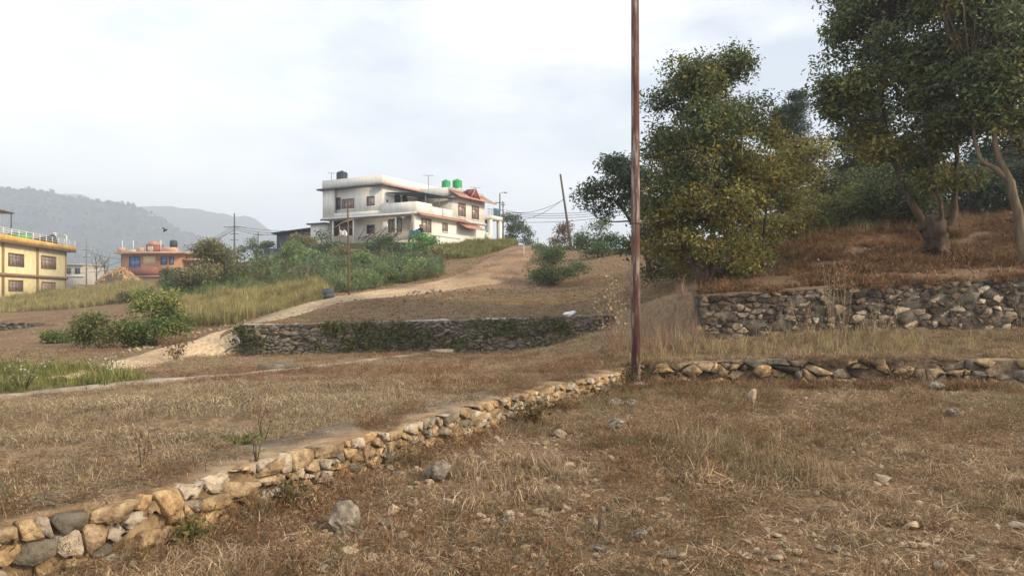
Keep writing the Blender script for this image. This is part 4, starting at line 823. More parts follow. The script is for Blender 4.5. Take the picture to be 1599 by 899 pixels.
# ivy on the middle wall
def ivy(label, x0, x1, dens, pal, hmax=1.0):
    f, L = f4, L4; n = int(dens * (x1 - x0)); C = []; root = empty('ivy', (0.5 * (x0 + x1), 21.9, 0), 0, label, 'plant')
    for _ in range(n):
        cx = random.uniform(x0, x1); zb, zt = np.interp(cx, [-8, 3], [-.2, .05]), np.interp(cx, [-8, 3], [.8, 1.05]); ch = zb + (zt - zb) * hmax * random.uniform(0, 1) ** .8
        if fbm(np.array([cx * 1.3]), np.array([ch * 2.5]), 3, 77)[0] < -.05: continue
        for _ in range(16): C.append((cx + random.gauss(0, .12), 22.03 - abs(random.gauss(.06, .05)), ch + random.gauss(0, .1)))
    C = np.array(C) - np.array(root.location); V, q, c = leaf_arrays(C, .10, .6, pick(pal, len(C)), .5)
    link('foliage', mesh('ivy', V, q, c), M['leaf'], root)
ivy('dense ivy at the left end of the middle wall', -8.3, -7.4, 40, SH); ivy('trailing ivy over the left half of the middle wall', -5.8, -2.0, 44, [(.14, .15, .05), (.20, .20, .07), (.09, .105, .04)])
ivy('ivy patch on the right half of the middle wall', -2.0, 1.7, 36, [(.15, .16, .055), (.11, .13, .045), (.20, .20, .07)], .95)
# small plants
def weedling(label, px, py, h, n, pal, leaf=.05, spread=.12, stalks=4, name='weed_plant', bark='twig', z=None, lean=.25):
    b = G(px, py)
    if z is not None: b = atz(px, py, z)
    root = empty(name, b, 0, label, 'plant'); mb = MB(); C = []
    for s in range(stalks):
        a = random.uniform(0, 6.28); tip = Vector((math.cos(a) * spread * random.uniform(.3, 1.2), math.sin(a) * spread * random.uniform(.3, 1.2), h * random.uniform(.65, 1.05)))
        mid = tip * .5 + Vector((random.gauss(0, .02), random.gauss(0, .02), .03)); mb.tube([(0, 0, -.03), mid, tip], [.005, .004, .002], 4)
        for k in range(max(1, n // stalks)):
            t = random.uniform(.15, 1.05); C.append(tuple(tip * t + Vector((random.gauss(0, 1), random.gauss(0, 1), random.gauss(0, .7))) * leaf * .9))
    mb.build('stem', M[bark], root)
    if n:
        C = np.array(C); V, q, c = leaf_arrays(C, leaf, .5, pick(pal, len(C)), .2); link('foliage', mesh('foliage', V, q, c), M['leaf'], root)
    return root
PG = [(.14, .18, .045), (.10, .14, .04), (.20, .20, .06)]
weedling('fresh green weed against the diagonal wall at lower left', 290, 822, .22, 90, PG, .05, .09)
weedling('dark green weed against the diagonal wall left of the boulder', 442, 800, .2, 130, [(.10, .11, .04), (.15, .13, .05), (.07, .08, .03)], .04, .13, 7)
weedling('reddish-green shrublet below the far half of the diagonal wall', 832, 664, .3, 260, [(.09, .085, .03), (.14, .08, .035), (.06, .07, .025), (.18, .12, .05)], .055, .25, 10)
weedling('green clump on the terrace edge behind the mud path', 376, 700, .12, 120, PG, .04, .14, 9)
weedling('dry brown stalk standing alone on the terrace', 222, 736, .33, 40, BROWN, .035, .05, 3)
weedling('tall dry stalk beside the green clump', 411, 690, .28, 30, BROWN, .03, .05, 3)
weedling('spindly weed rooted in the mud path edge', 400, 722, .22, 26, PG, .03, .05, 3, z=.44)
weedling('leafy weed at the foot of the rusty pole, left side', 982, 586, .35, 170, [(.05, .06, .02), (.09, .09, .03), (.14, .10, .04)], .06, .13, 7)
weedling('small weed at the foot of the rusty pole, right side', 1010, 588, .25, 90, [(.08, .09, .03), (.12, .12, .04)], .05, .12, 6)
weedling('russet leafless shrub beside the lower bend of the road', 275, 562, .75, 170, RED, .09, .5, 12, bark='twig')
weedling('green weed in the low edging wall right of the pole', 1222, 582, .2, 90, PG, .045, .12, 6)
weedling('bushy brown weed in the low edging wall', 1400, 590, .35, 240, BROWN + [(.10, .11, .035)], .05, .28, 12)
weedling('green creeper hanging from the dark stone wall', 1485, 512, 1.0, 150, [(.12, .13, .04), (.16, .15, .05)], .07, .35, 8)
for lab, px, py, h in [('tall dry stalk in front of the dark wall, leftmost', 1255, 540, 1.0), ('tall dry stalk with seed head in front of the dark wall', 1300, 530, 1.9), ('dry stalk beside the seed-headed one', 1318, 535, 1.5), ('broken dry stalk further along the dark wall', 1375, 540, .9), ('bent dry stalk near the picture edge by the dark wall', 1592, 535, .9)]:
    weedling(lab, px, py, h, 60, STRAW, .06, .35, 5, 'dry_stalk', 'dry_twig')
for lab, px, py, h in [('pale feathery grass plume left of the rusty pole', 972, 545, 2.0), ('arching pale grass stem behind the rusty pole', 955, 540, 1.3)]:
    weedling(lab, px, py, h, 90, [(.42, .34, .22), (.5, .42, .3)], .07, .45, 6, 'grass_plume', 'dry_twig')
weedling('white-flowered weed cluster in the green patch', 35, 612, .55, 200, [(.45, .45, .38), (.14, .2, .05), (.10, .16, .04), (.17, .2, .06), (.14, .18, .05)], .045, .5, 14, 'flowering_weed')
weedling('small white-flowered weed by the road end', 180, 592, .4, 100, [(.6, .6, .5), (.14, .2, .05)], .05, .35, 9, 'flowering_weed')
weedling('dead stems in the near field left of centre', 933, 835, .22, 10, BROWN, .02, .03, 2)

# ------------------------------------------------------------------ houses
class House:
    def __init__(s, name, label, loc, rz):
        s.o = empty(name, loc, rz, label, 'house'); s.Mi = (Matrix.Translation(loc) @ Matrix.Rotation(rz, 4, 'Z')).inverted()
        s.e = s.Mi @ Vector((0, 0, EYE))
    def at(s, px, py, ax, val):
        """local point where the sight line of a photo pixel meets the local plane ax = val"""
        d = s.Mi @ W(px, py, 50) - s.e; k = (val - s.e[ax]) / d[ax]; return s.e + d * k
    def box(s, name, x0, x1, y0, y1, z0, z1, mat, parent=None): return MB().box(x0, x1, y0, y1, z0, z1).build(name, M[mat], parent or s.o)
    def window(s, ax, val, px0, py0, px1, py1, frame='frame_brown', glass='curtain', nv=2, nh=1, sill=True, fw=.07, name='window', arch=False):
        """window on the plane ax = val, from its corners in the photograph"""
        a, b = s.at(px0, py0, ax, val), s.at(px1, py1, ax, val); o = 1 - ax; u0, u1 = sorted((a[o], b[o]))
        pm = (px0 + px1) / 2; z1 = s.at(pm, py0, ax, val).z; z0 = s.at(pm, py1, ax, val).z
        return s.win(ax, val, u0, u1, z0, z1, frame, glass, nv, nh, sill, fw, name, arch)
    def win(s, ax, val, u0, u1, z0, z1, frame='frame_brown', glass='curtain', nv=2, nh=1, sill=True, fw=.07, name='window', arch=False, sgn=-1):
        def bx(mb, ua, ub, za, zb, d0, d1):
            lo, hi = sorted((val + sgn * d0, val + sgn * d1))
            return mb.box(lo, hi, ua, ub, za, zb) if ax == 0 else mb.box(ua, ub, lo, hi, za, zb)
        m = MB(); bx(m, u0, u0 + fw, z0, z1, -.05, .06); bx(m, u1 - fw, u1, z0, z1, -.05, .06); bx(m, u0 + fw, u1 - fw, z1 - fw, z1, -.05, .058); bx(m, u0 + fw, u1 - fw, z0, z0 + fw, -.05, .058)
        for i in range(1, nv + 1): c = u0 + (u1 - u0) * i / (nv + 1); bx(m, c - .03, c + .03, z0 + fw, z1 - fw, -.05, .05)
        for i in range(1, nh + 1): c = z0 + (z1 - z0) * (.68 if nh == 1 else i / (nh + 1)); bx(m, u0 + fw, u1 - fw, c - .025, c + .025, -.05, .046)
        w = m.build(name, M[frame], s.o); g = MB(); bx(g, u0 + fw * .5, u1 - fw * .5, z0 + fw * .5, z1 - fw * .5, -.04, .015); g.build('pane', M[glass], w)
        if sill: g = MB(); bx(g, u0 - .08, u1 + .08, z0 - .09, z0 - .002, -.04, .12); g.build('sill', M['plaster_white'], w)
        if arch:
            g = MB(); n = 9; c = (u0 + u1) / 2; r = (u1 - u0) / 2; V = []
            for d in (-.04, .05):
                for i in range(n): t = math.pi * i / (n - 1); uu, zz = c + r * math.cos(t), z1 + r * math.sin(t); V.append((val + sgn * d, uu, zz) if ax == 0 else (uu, val + sgn * d, zz))
            for d in (-.04, .05): V.append((val + sgn * d, c, z1) if ax == 0 else (c, val + sgn * d, z1))
            g.add(V, [(i, i + 1, n + i + 1, n + i) for i in range(n - 1)], [(n + i, n + i + 1, 2 * n + 1) for i in range(n - 1)] + [(i + 1, i, 2 * n) for i in range(n - 1)]); g.build('arch_pane', M[glass], w)
        return w
h = House('white_house', 'white two-storey house with terrace, red trim and roof tanks on the hilltop', Vector((-8.86, 68.0, 7.0)), R(61))
# lower storey: wall behind the veranda, wall of the long side
h.box('lower_wall', .95, 12.3, .0, 11.4, -1.6, 2.28, 'plaster_white'); h.box('veranda_wall', .90, .948, .05, 11.3, -.9, 2.27, 'plaster_beige')
h.box('corner_pier', .0, .946, .0, .30, -1.6, 2.28, 'plaster_white'); h.box('plinth', -.02, 12.32, -.05, -.002, -1.6, .12, 'red_tile')
h.box('veranda_floor', -.25, .94, .31, 11.3, -1.6, -.05, 'concrete')
h.box('floor_slab', -.18, 12.35, -.18, 11.5, 2.285, 2.50, 'plaster_dim'); h.box('slab_edge', -.24, -.182, -.2, 11.5, 2.22, 2.36, 'roof_edge')
for px in (618, 552, 520): q = h.at(px, 350, 0, -.05); h.box('veranda_post', -.10, .03, q.y - .06, q.y + .06, -.6, 2.28, 'plaster_dim')
# upper main block
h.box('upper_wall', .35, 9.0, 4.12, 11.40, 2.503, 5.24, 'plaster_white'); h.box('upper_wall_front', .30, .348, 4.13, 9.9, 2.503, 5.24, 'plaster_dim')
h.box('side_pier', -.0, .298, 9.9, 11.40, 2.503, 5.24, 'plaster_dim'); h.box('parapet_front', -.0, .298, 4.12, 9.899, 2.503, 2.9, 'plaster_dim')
h.box('roof_slab', -.35, 9.2, 3.6, 11.9, 5.243, 5.40, 'roof_edge'); h.box('roof_trim', -.30, 9.15, 3.50, 3.598, 5.25, 5.42, 'red_tile')
h.box('roof_parapet', -.05, .12, 3.9, 11.4, 5.403, 6.22, 'plaster_dim'); h.box('roof_parapet', .121, 9.1, 3.9, 4.05, 5.403, 6.20, 'plaster_white'); h.box('roof_parapet', .121, 9.1, 11.25, 11.4, 5.403, 6.2, 'plaster_dim')
h.window(0, .30, 534, 310.5, 553, 326.5, nv=3); h.window(0, .30, 573, 306.5, 585, 322, nv=0, nh=0); h.window(0, .30, 524.5, 308.5, 532, 327.5, 'wood_dark', 'glass_dark', 0, 0, False, name='door')
h.window(1, 4.12, 616, 309, 625, 319, 'roof_edge', 'glass_dark', 0, 0, False, .05, arch=True); h.window(1, 4.12, 628, 311, 636, 319, 'roof_edge', 'glass_dark', 0, 0, False, .05, arch=True)
for z, y in ((3.9, 1.2), (3.6, 1.9), (3.75, 2.7)): MB().lathe([(0.001, -.03), (.12, -.02), (.13, .03), (.001, .05)], 10).build('wall_ornament', M['dark_red' if y > 2 else 'wood_dark'], h.o, (y - .2, 4.10, z)).rotation_euler = (R(90), 0, 0)
h.box('red_bench', .6, 2.0, 3.5, 3.9, 3.2, 3.35, 'dark_red')
# terrace of the upper storey
h.box('terrace_parapet', -.02, .12, -.02, 4.118, 2.503, 3.48, 'plaster_dim'); h.box('terrace_parapet', .121, 2.6, -.02, .12, 2.503, 3.50, 'plaster_white'); h.box('terrace_parapet', 2.601, 4.5, .12, .26, 2.503, 3.30, 'plaster_white'); h.box('terrace_parapet', 4.501, 6.149, -.02, .12, 2.503, 3.28, 'plaster_white')
m = MB(); m.hexa([(-.05, -.75, 2.16), (8.2, -.75, 2.16), (-.05, -.182, 2.42), (8.2, -.182, 2.42), (-.05, -.75, 2.24), (8.2, -.75, 2.24), (-.05, -.182, 2.50), (8.2, -.182, 2.50)]); m.build('eave_tiles', M['red_tile'], h.o)
m = MB(); m.hexa([(6.9, -1.2, 1.52), (10.6, -1.2, 1.52), (6.9, -.01, 2.1), (10.6, -.01, 2.1), (6.9, -1.2, 1.62), (10.6, -1.2, 1.62), (6.9, -.01, 2.24), (10.6, -.01, 2.24)]); m.build('tiled_awning', M['red_tile'], h.o)
m = MB(); m.hexa([(.7, -.3, 4.30), (6.5, -.3, 4.42), (.7, 4.0, 4.62), (6.5, 4.0, 4.72), (.7, -.3, 4.37), (6.5, -.3, 4.49), (.7, 4.0, 4.69), (6.5, 4.0, 4.79)]); m.build('terrace_awning', M['awning'], h.o)
for x in (1.6, 3.9): h.box('awning_post', x, x + .07, .03, .10, 3.3, 4.36, 'steel')
# wing
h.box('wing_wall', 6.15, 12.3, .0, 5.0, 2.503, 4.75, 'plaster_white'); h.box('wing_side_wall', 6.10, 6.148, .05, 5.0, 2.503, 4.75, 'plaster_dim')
h.box('wing_parapet', 5.95, 12.5, .25, .40, 4.753, 5.62, 'plaster_beige'); h.box('wing_parapet', 5.95, 6.10, .401, 5.0, 4.753, 5.60, 'plaster_dim'); h.box('wing_roof_slab', 5.9, 12.6, .1, 5.1, 4.70, 4.751, 'roof_edge')
m = MB(); m.hexa([(5.9, -1.0, 4.52), (13.1, -1.0, 4.52), (5.9, .24, 5.22), (12.6, .24, 5.22), (5.9, -1.0, 4.62), (13.1, -1.0, 4.62), (5.9, .24, 5.36), (12.6, .24, 5.36)]); m.build('tiled_roof', M['red_tile'], h.o)
a, b = 8.3, 10.1; m = MB(); m.add([(a, -.75, 4.78), (b, -.75, 4.78), ((a + b) / 2, -.75, 5.75), (a, .2, 5.35), (b, .2, 5.35), ((a + b) / 2, .24, 5.75)], [(0, 3, 5, 2), (1, 2, 5, 4), (0, 1, 4, 3)], [(0, 2, 1), (3, 4, 5)]); m.build('dormer_gable', M['dark_red'], h.o)
for s_ in (0, 1):
    e0 = (a if s_ == 0 else b); m = MB(); m.tube([(e0, -.78, 4.76), ((a + b) / 2, -.78, 5.78)], .07, 4); m.build('gable_trim', M['red_tile'], h.o)
h.window(1, 0, 715.4, 317, 726.7, 338.5, nv=1); h.window(1, 0, 736.7, 321.5, 747.4, 343, nv=1)
h.window(1, 0, 658, 341, 673, 363.5, nv=1); h.window(1, 0, 690.5, 348, 698.7, 361.5, nv=0)
h.window(0, .90, 573, 351, 585, 365.5, 'wood_dark', 'glass_dark', 1, 0); h.window(0, .90, 607, 341.5, 627.5, 363, 'wood_dark', 'curtain', 2, 0); h.window(0, .90, 522, 343.5, 551, 368, 'wood_dark', 'glass_dark', 2, 0, False, name='door')
# annex at the far left, porch at the right end
h.box('annex_wall', .6, 4.0, 11.45, 13.6, -1.6, 2.0, 'plaster_dim'); h.box('annex_roof', .3, 4.2, 11.42, 13.9, 2.003, 2.14, 'roof_edge')
for x in (13.0, 15.0): h.box('porch_column', x, x + .42, -.3, .12, -.4, 3.05, 'plaster_white')
h.box('porch_column', 15.0, 15.42, 2.2, 2.6, -.4, 3.05, 'plaster_white'); h.box('porch_beam', 12.9, 15.5, -.38, 2.7, 3.053, 3.45, 'plaster_white')
h.box('porch_glass', 13.45, 14.98, .9, .95, -.4, 3.04, 'glass_blue'); h.box('porch_rail', 12.6, 15.4, -.2, -.15, 4.1, 4.15, 'steel')
for i in range(9): h.box('rail_post', 12.7 + i * .32, 12.73 + i * .32, -.19, -.16, 3.452, 4.1, 'steel')
h.box('shade_net', 14.0, 15.4, -.10, -.07, 3.46, 4.35, 'blue_cloth')
m = MB()
for i in range(8): m.box(12.31, 13.2, -.9 + i * .28, -.62 + i * .28, .4 + i * .3, .7 + i * .3)
m.build('stair', M['plaster_dim'], h.o)
def hw(x, y, z): return h.o.matrix_basis @ Vector((x, y, z))
h.o.matrix_basis = Matrix.Translation(h.o.location) @ Matrix.Rotation(R(61), 4, 'Z')
def tank(label, px, py, ax, val, r, hh, mat):
    p = h.at(px, py, ax, val); wv = hw(*p); root = empty('water_tank', wv, 0, label, 'water tank')
    prof = [(.02, 0), (r, 0)]
    for i in range(6): z = hh * .82 * i / 6; prof += [(r, z + .02), (r * .97, z + .05), (r, z + .09)]
    prof += [(r, hh * .82), (r * .75, hh * .92), (r * .32, hh * .97)]; MB().lathe(prof, 20).build('body', M[mat], root, smooth=True)
    MB().lathe([(r * .3, hh * .96), (r * .3, hh * 1.04), (.01, hh * 1.05)], 14).build('lid', M[mat], root)
    m = MB(); m.box(-r * .9, r * .9, -r * .9, r * .9, -.35, -.003); m.build('stand', M['plaster_dim'], root)
tank('black plastic water tank on the left roof of the white house', 534, 283, 0, 2.0, .56, 1.0, 'tank_black')
tank('green plastic water tank on the wing roof, left of two', 696.5, 294, 1, 2.2, .46, .85, 'tank_green')
tank('larger green plastic water tank on the wing roof, right of two', 714, 294.5, 1, 1.6, .50, .95, 'tank_green')
def antenna(label, b, hh, w=1.0):
    root = empty('roof_antenna', b, 0, label, 'antenna'); m = MB(); m.tube([(0, 0, -.3), (0, 0, hh)], .035, 5); m.build('mast', M['steel'], root)
    m = MB(); m.tube([(-w / 2, 0, hh), (w / 2, .2, hh)], .02, 4)
    for i in range(5): x = -w / 2 + w * i / 4; m.tube([(x, -.25, hh + .01), (x, .3, hh + .01)], .012, 4)
    m.build('aerial', M['steel'], root)
antenna('thin aerial beside the black tank', hw(*h.at(517.5, 286, 0, .5)), 1.0, .6); antenna('T-shaped aerial between the main block and the wing', hw(*h.at(669, 297, 1, 3.0)), 1.5); antenna('low aerial above the red gable', hw(*h.at(742, 300, 1, 1.0)), .5, 1.1)
# yard wall, tarp, laundry, person
m = MB(); yw = empty('yard_wall', hw(4, -3, -1), R(61), 'weathered brick yard wall in front of the white house', 'wall')
m.box(0, 9.5, -.1, .1, -1.6, 1.0); m.build('brickwork', M['brick'], yw); MB().box(-.05, 9.55, -.14, .14, 1.003, 1.08).build('coping', M['plaster_beige'], yw)
for i in range(5): MB().box(i * 2.3, i * 2.3 + .25, -.16, .16, -1.6, 1.2).build('pier', M['brick'], yw)
yb = empty('yard_wall', hw(-.6, -2.4, -1.2), R(61), 'low grey block wall beside the person', 'wall')
MB().box(0, 4.2, -.1, .1, -1.2, 1.35).build('blockwork', M['plaster_dim'], yb); MB().box(-.05, 4.25, -.13, .13, 1.353, 1.42).build('coping', M['concrete'], yb)
def cloth(name, label, px, py, Yd, w, hh, mat, cat):
    b = W(px, py, Yd); V = []; n = 9
    for i in range(n):
        for j in range(n): u, v = i / (n - 1) - .5, j / (n - 1); V.append((u * w * (1 + .5 * v), .16 * math.sin(u * 14) * v + .12 * v, hh * (1 - v) + .08 * math.sin(u * 9 + v * 3)))
    ii = np.arange(n * n).reshape(n, n); q = np.stack([ii[:-1, :-1], ii[:-1, 1:], ii[1:, 1:], ii[1:, :-1]], -1).reshape(-1, 4)
    o = link(name, mesh(name, V, q, None, True), M[mat], None, b); sm = o.modifiers.new('thickness', 'SOLIDIFY'); sm.thickness = .02; return tag(o, label, cat)
cloth('tarp', 'blue tarp draped below the person at the house corner', 649, 373, 65.5, .8, .8, 'blue_cloth', 'tarp')
cloth('hanging_cloth', 'white cloth hung out on the veranda', 601.5, 356, 68.6, .35, .55, 'plastic_white', 'cloth'); cloth('hanging_cloth', 'white sheet hung low at the left of the veranda', 536, 368, 70.5, .6, .5, 'plastic_white', 'cloth')
def person(label, loc, rz):
    root = empty('person', loc, rz, label, 'person'); me = bpy.data.meshes.new('body')
    J = [((0, 0, .92), .15), ((0, 0, 1.12), .14), ((0, 0, 1.34), .17), ((0, -.01, 1.45), .07), ((0, -.02, 1.51), .06), ((0, -.03, 1.60), .10), ((0, -.03, 1.68), .085)]
    E = [(i, i + 1) for i in range(6)]
    for s in (-1, 1):
        k = len(J); J += [((s * .19, 0, 1.38), .07), ((s * .25, -.03, 1.12), .05), ((s * .20, -.20, .95), .038), ((s * .19, -.26, .93), .035)]; E += [(2, k), (k, k + 1), (k + 1, k + 2), (k + 2, k + 3)]
        for f in range(5):
            n = len(J); a = (f - 2) * .016; J += [((s * .19 + a, -.31 - .01 * (2 - abs(f - 2)), .92 - .01 * f), .010), ((s * .19 + a * 1.2, -.34, .90 - .01 * f), .009)]; E += [(k + 3, n), (n, n + 1)]
        k = len(J); J += [((s * .10, 0, .82), .10), ((s * .11, -.02, .48), .068), ((s * .11, .02, .09), .05), ((s * .12, -.13, .04), .04)]; E += [(0, k), (k, k + 1), (k + 1, k + 2), (k + 2, k + 3)]
    me.from_pydata([j[0] for j in J], E, []); o = link('body', me, M['navy'], root)
    o.modifiers.new('skin', 'SKIN'); sv = me.skin_vertices[0].data
    for i, j in enumerate(J): sv[i].radius = (j[1], j[1])
    sv[0].use_root = True; sb = o.modifiers.new('smooth', 'SUBSURF'); sb.levels = sb.render_levels = 1
    m = MB(); m.lathe([(.02, 1.50), (.075, 1.53), (.098, 1.60), (.092, 1.67), (.02, 1.70)], 12, 0, -.05); m.build('face', M['skin'], root, smooth=True)
    m = MB(); m.lathe([(.118, 1.61), (.12, 1.66), (.09, 1.73), (.01, 1.76)], 12, 0, -.015); m.build('hair', M['hair'], root, smooth=True)
person('person in dark clothing standing at the corner of the white house', hw(-.9, -1.2, -.55), R(-20))
# sticks and curved posts in front of the veranda
for lab, p0, p1, p2, r in [('pale bent post at the corner of the white house', (636, 388), (641, 360), (645, 332), .09), ('slanting pole at the left of the veranda', (520, 352), (535, 347), (552, 342), .05), ('upright stick in front of the veranda', (531, 372), (530, 360), (530, 352), .05)]:
    b = W(*p0, 66); mb = MB(); mb.tube([Vector((0, 0, -.3)), W(*p1, 66) - b, W(*p2, 66) - b], r, 6); tag(mb.build('wooden_post', M['dry_twig'], None, b), lab, 'post')
b = W(585, 378, 64); o = MB()
for i in range(26): a = Vector((random.uniform(-1.6, 1.6), random.uniform(-.4, .4), random.uniform(-.3, .5))); d = Vector((random.uniform(.6, 1.3), random.uniform(-.3, .3), random.uniform(.1, 1.0))); o.tube([a, a + d], .035, 4)
tag(o.build('brushwood', M['twig'], None, b), 'heap of grey brushwood below the veranda', 'brushwood')
# yellow house
vy = Vector((-.194, .981)); hy = House('yellow_house', 'yellow two-storey house with ochre roof band at the left edge', Vector((-51.3, 85.0, 1.9)), math.atan2(.194, -.981) - math.pi)
hy.Mi = (Matrix.Translation(hy.o.location) @ Matrix.Rotation(math.atan2(.981, -.194), 4, 'Z')).inverted(); hy.o.rotation_euler = (0, 0, math.atan2(.981, -.194)); hy.e = hy.Mi @ Vector((0, 0, EYE))
# local x runs away from the camera along the facade, facade plane is y = 0, house body is y > 0
hy.box('wall', -17, 0, 0, 9, -1.5, 4.95, 'yellow'); hy.box('floor_band', -17.1, .1, -.25, -.002, 1.82, 2.08, 'band_brown'); hy.box('eave', -17.1, .9, -.75, 9.4, 4.953, 5.10, 'band_brown'); hy.box('roof_band', -17.1, .95, -.8, 9.4, 5.103, 5.62, 'ochre')
for px in (3.5, 57.5): q = hy.at(px, 410, 1, 0); hy.box('pilaster', q.x - .13, q.x + .13, -.14, -.002, -1.5, 4.95, 'band_brown')
hy.box('pilaster', -.15, .02, -.1, -.002, -1.5, 4.95, 'band_brown')
for a in ((12.5, 395.5, 37, 416), (64, 399.5, 87, 420), (13, 437, 35.5, 455), (64.5, 440, 86, 457)): hy.window(1, 0, *a, 'frame_brown', 'curtain', 3, 1, False, .14)
for i in range(3): hy.box('roof_rail', -17, .85, -.72, -.68, 5.8 + i * .22, 5.84 + i * .22, 'white')
for i in range(12): hy.box('rail_post', -16.5 + i * 1.57, -16.44 + i * 1.57, -.725, -.665, 5.62, 6.3, 'white')
for px, t_ in ((87, 367), (104, 370)):
    q = hy.at(px, 388, 1, 1.2); hy.box('clothesline_post', q.x - .05, q.x + .05, 1.15, 1.25, 5.62, 7.1, 'white'); hy.box('clothesline_bar', q.x - .7, q.x + .7, 1.16, 1.24, 7.103, 7.18, 'white')
q = hy.at(2, 360, 1, 1.5); hy.box('stair_room', q.x - 4, q.x - .2, 1.5, 5, 5.62, 8.2, 'yellow'); hy.box('stair_roof', q.x - 4.2, q.x + 2.0, 1.2, 5.3, 8.203, 8.35, 'roof_edge'); hy.box('roof_post', q.x + 1.7, q.x + 1.8, 1.3, 1.4, 5.62, 8.2, 'roof_edge')
Mhy = Matrix.Translation(hy.o.location) @ Matrix.Rotation(hy.o.rotation_euler.z, 4, 'Z')
q = hy.at(31, 374, 1, 1.6); m = MB(); m.box(-.9, .9, -.5, .5, 0, .75); m.box(-.95, .95, -.55, .55, .752, .82); tag(m.build('roof_crate', M['tank_green'], None, Mhy @ Vector((q.x, 1.6, 5.63))), 'bright green box on the roof of the yellow house', 'box')
q = hy.at(66, 376, 1, .8); m = MB(); m.add([(-1.6, -.3, 0), (1.5, -.3, 0), (1.3, -.3, .95), (-1.6, -.3, .3), (-1.6, .3, 0), (1.5, .3, 0), (1.3, .3, .85), (-1.6, .3, .3)], [(0, 1, 2, 3), (4, 7, 6, 5), (0, 4, 5, 1), (1, 5, 6, 2), (2, 6, 7, 3), (3, 7, 4, 0)])
tag(m.build('roof_cover', M['navy'], None, Mhy @ Vector((q.x, .8, 5.63))), 'dark blue cover slumped on the roof of the yellow house', 'cover')
# orange house
ho = House('orange_house', 'terracotta house with blue glazed windows beyond the wood pile', W(190, 436, 100), R(-8))
k = 100 / F
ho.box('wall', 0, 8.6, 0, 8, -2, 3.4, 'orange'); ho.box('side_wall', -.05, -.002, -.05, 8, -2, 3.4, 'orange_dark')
ho.box('roof_slab', -.3, 9.6, -1.1, 8.2, 3.403, 3.62, 'orange_pale'); ho.box('roof_parapet', .0, 1.1, -.9, -.7, 3.623, 4.25, 'orange_pale'); ho.box('roof_parapet', 2.9, 3.9, -.9, -.7, 3.623, 4.2, 'orange_pale'); ho.box('roof_parapet', 6.4, 8.4, -.9, -.7, 3.623, 4.2, 'orange_pale')
ho.box('roof_parapet', 1.101, 2.899, -.85, -.75, 3.623, 3.9, 'cream')
m = MB(); m.add([(4.1, -.95, 4.5), (5.9, -.95, 4.5), (5.0, -.95, 5.1), (4.1, .6, 4.5), (5.9, .6, 4.5), (5.0, .6, 5.1)], [(0, 3, 5, 2), (1, 2, 5, 4), (0, 1, 4, 3)], [(0, 2, 1), (3, 4, 5)]); m.build('gable_roof', M['red_tile'], ho.o); ho.box('gable_wall', 4.2, 5.8, -.9, .5, 3.623, 4.497, 'orange_dark'); ho.win(1, -.9, 4.5, 5.2, 3.75, 4.35, 'white', 'cream', 0, 0, False)
ho.window(1, 0, 202, 400, 219, 420, 'wood_dark', 'glass_blue', 1, 2, False, .06); ho.window(1, 0, 251, 400, 261, 413, 'wood_dark', 'glass_blue', 0, 1, False, .06); ho.window(1, 0, 264.5, 400, 271.5, 413, 'wood_dark', 'glass_blue', 0, 1, False, .06)
a_, b_ = ho.at(224, 400, 1, -.02), ho.at(242.5, 413, 1, -.02); ho.box('cream_panel', a_.x, b_.x, -.04, -.002, b_.z, a_.z, 'cream')
ho.box('balcony_wall', 2.4, 7.2, -2.0, -1.8, .4, 1.5, 'orange_dark'); ho.box('balcony_slab', 2.4, 11.5, -2.0, -.003, .25, .398, 'orange_pale')
for i in range(9): ho.box('balustrade', 7.3 + i * .45, 7.5 + i * .45, -1.98, -1.82, .4, 1.3, 'orange_pale')
ho.box('balcony_rail', 7.25, 11.5, -2.0, -1.8, 1.302, 1.42, 'orange_pale'); ho.box('rear_wing', 8.65, 11.5, 1, 7, -2, 2.5, 'orange'); ho.box('rear_wing_roof', 8.65, 11.8, .3, 7.2, 2.503, 2.75, 'orange_pale'); ho.box('lower_wall', 2.5, 11.4, -1.7, -.005, -2, .248, 'orange')
for x in (.4, 2.0, 6.0): ho.box('roof_rod', x, x + .07, -.5, -.43, 3.62, 5.2, 'white')
b = W(271, 386.5, 102); root = empty('water_tank', b, 0, 'dark tank on the roof of the orange house', 'water tank'); MB().lathe([(.02, 0), (.5, 0), (.5, .85), (.35, 1.0), (.02, 1.05)], 16).build('body', M['tank_black'], root, smooth=True)
MB().box(-.45, .45, -.45, .45, -1.2, -.003).build('stand', M['orange_pale'], root)
# grey building and tin shed far off
hg = House('grey_building', 'pale grey block building half hidden behind the yellow house', W(98, 446, 130), R(-6)); hg.box('wall', 0, 4.0, 0, 6, -2, 3.6, 'concrete'); hg.box('roof_slab', -.2, 4.2, -.3, 6.2, 3.603, 3.8, 'plaster_beige')
for i in range(2): hg.win(1, 0, .6 + i * 1.7, 1.6 + i * 1.7, 2.1, 3.1, 'roof_edge', 'glass_dark', 1, 0, False)
hg.box('floor_band', -.1, 4.1, -.15, -.002, 1.6, 1.8, 'plaster_dim')
hs = House('tin_shed', 'dark tin shed with sloping roof left of the white house', W(432, 392, 84), R(4)); hs.box('wall', 0, 4.6, 0, 3, -1.5, 1.9, 'shed'); m = MB(); m.hexa([(-.5, -.5, 1.95), (5.2, -.5, 2.75), (-.5, 3.3, 1.95), (5.2, 3.3, 2.75), (-.5, -.5, 2.05), (5.2, -.5, 2.85), (-.5, 3.3, 2.05), (5.2, 3.3, 2.85)]); m.build('roof', M['shed'], hs.o); hs.box('lean_to', -1.0, 2.0, -1.6, -.55, -1.5, .2, 'shed')
hs.box('upper_wall', 2.0, 4.6, .002, 3, 1.902, 2.3, 'shed')

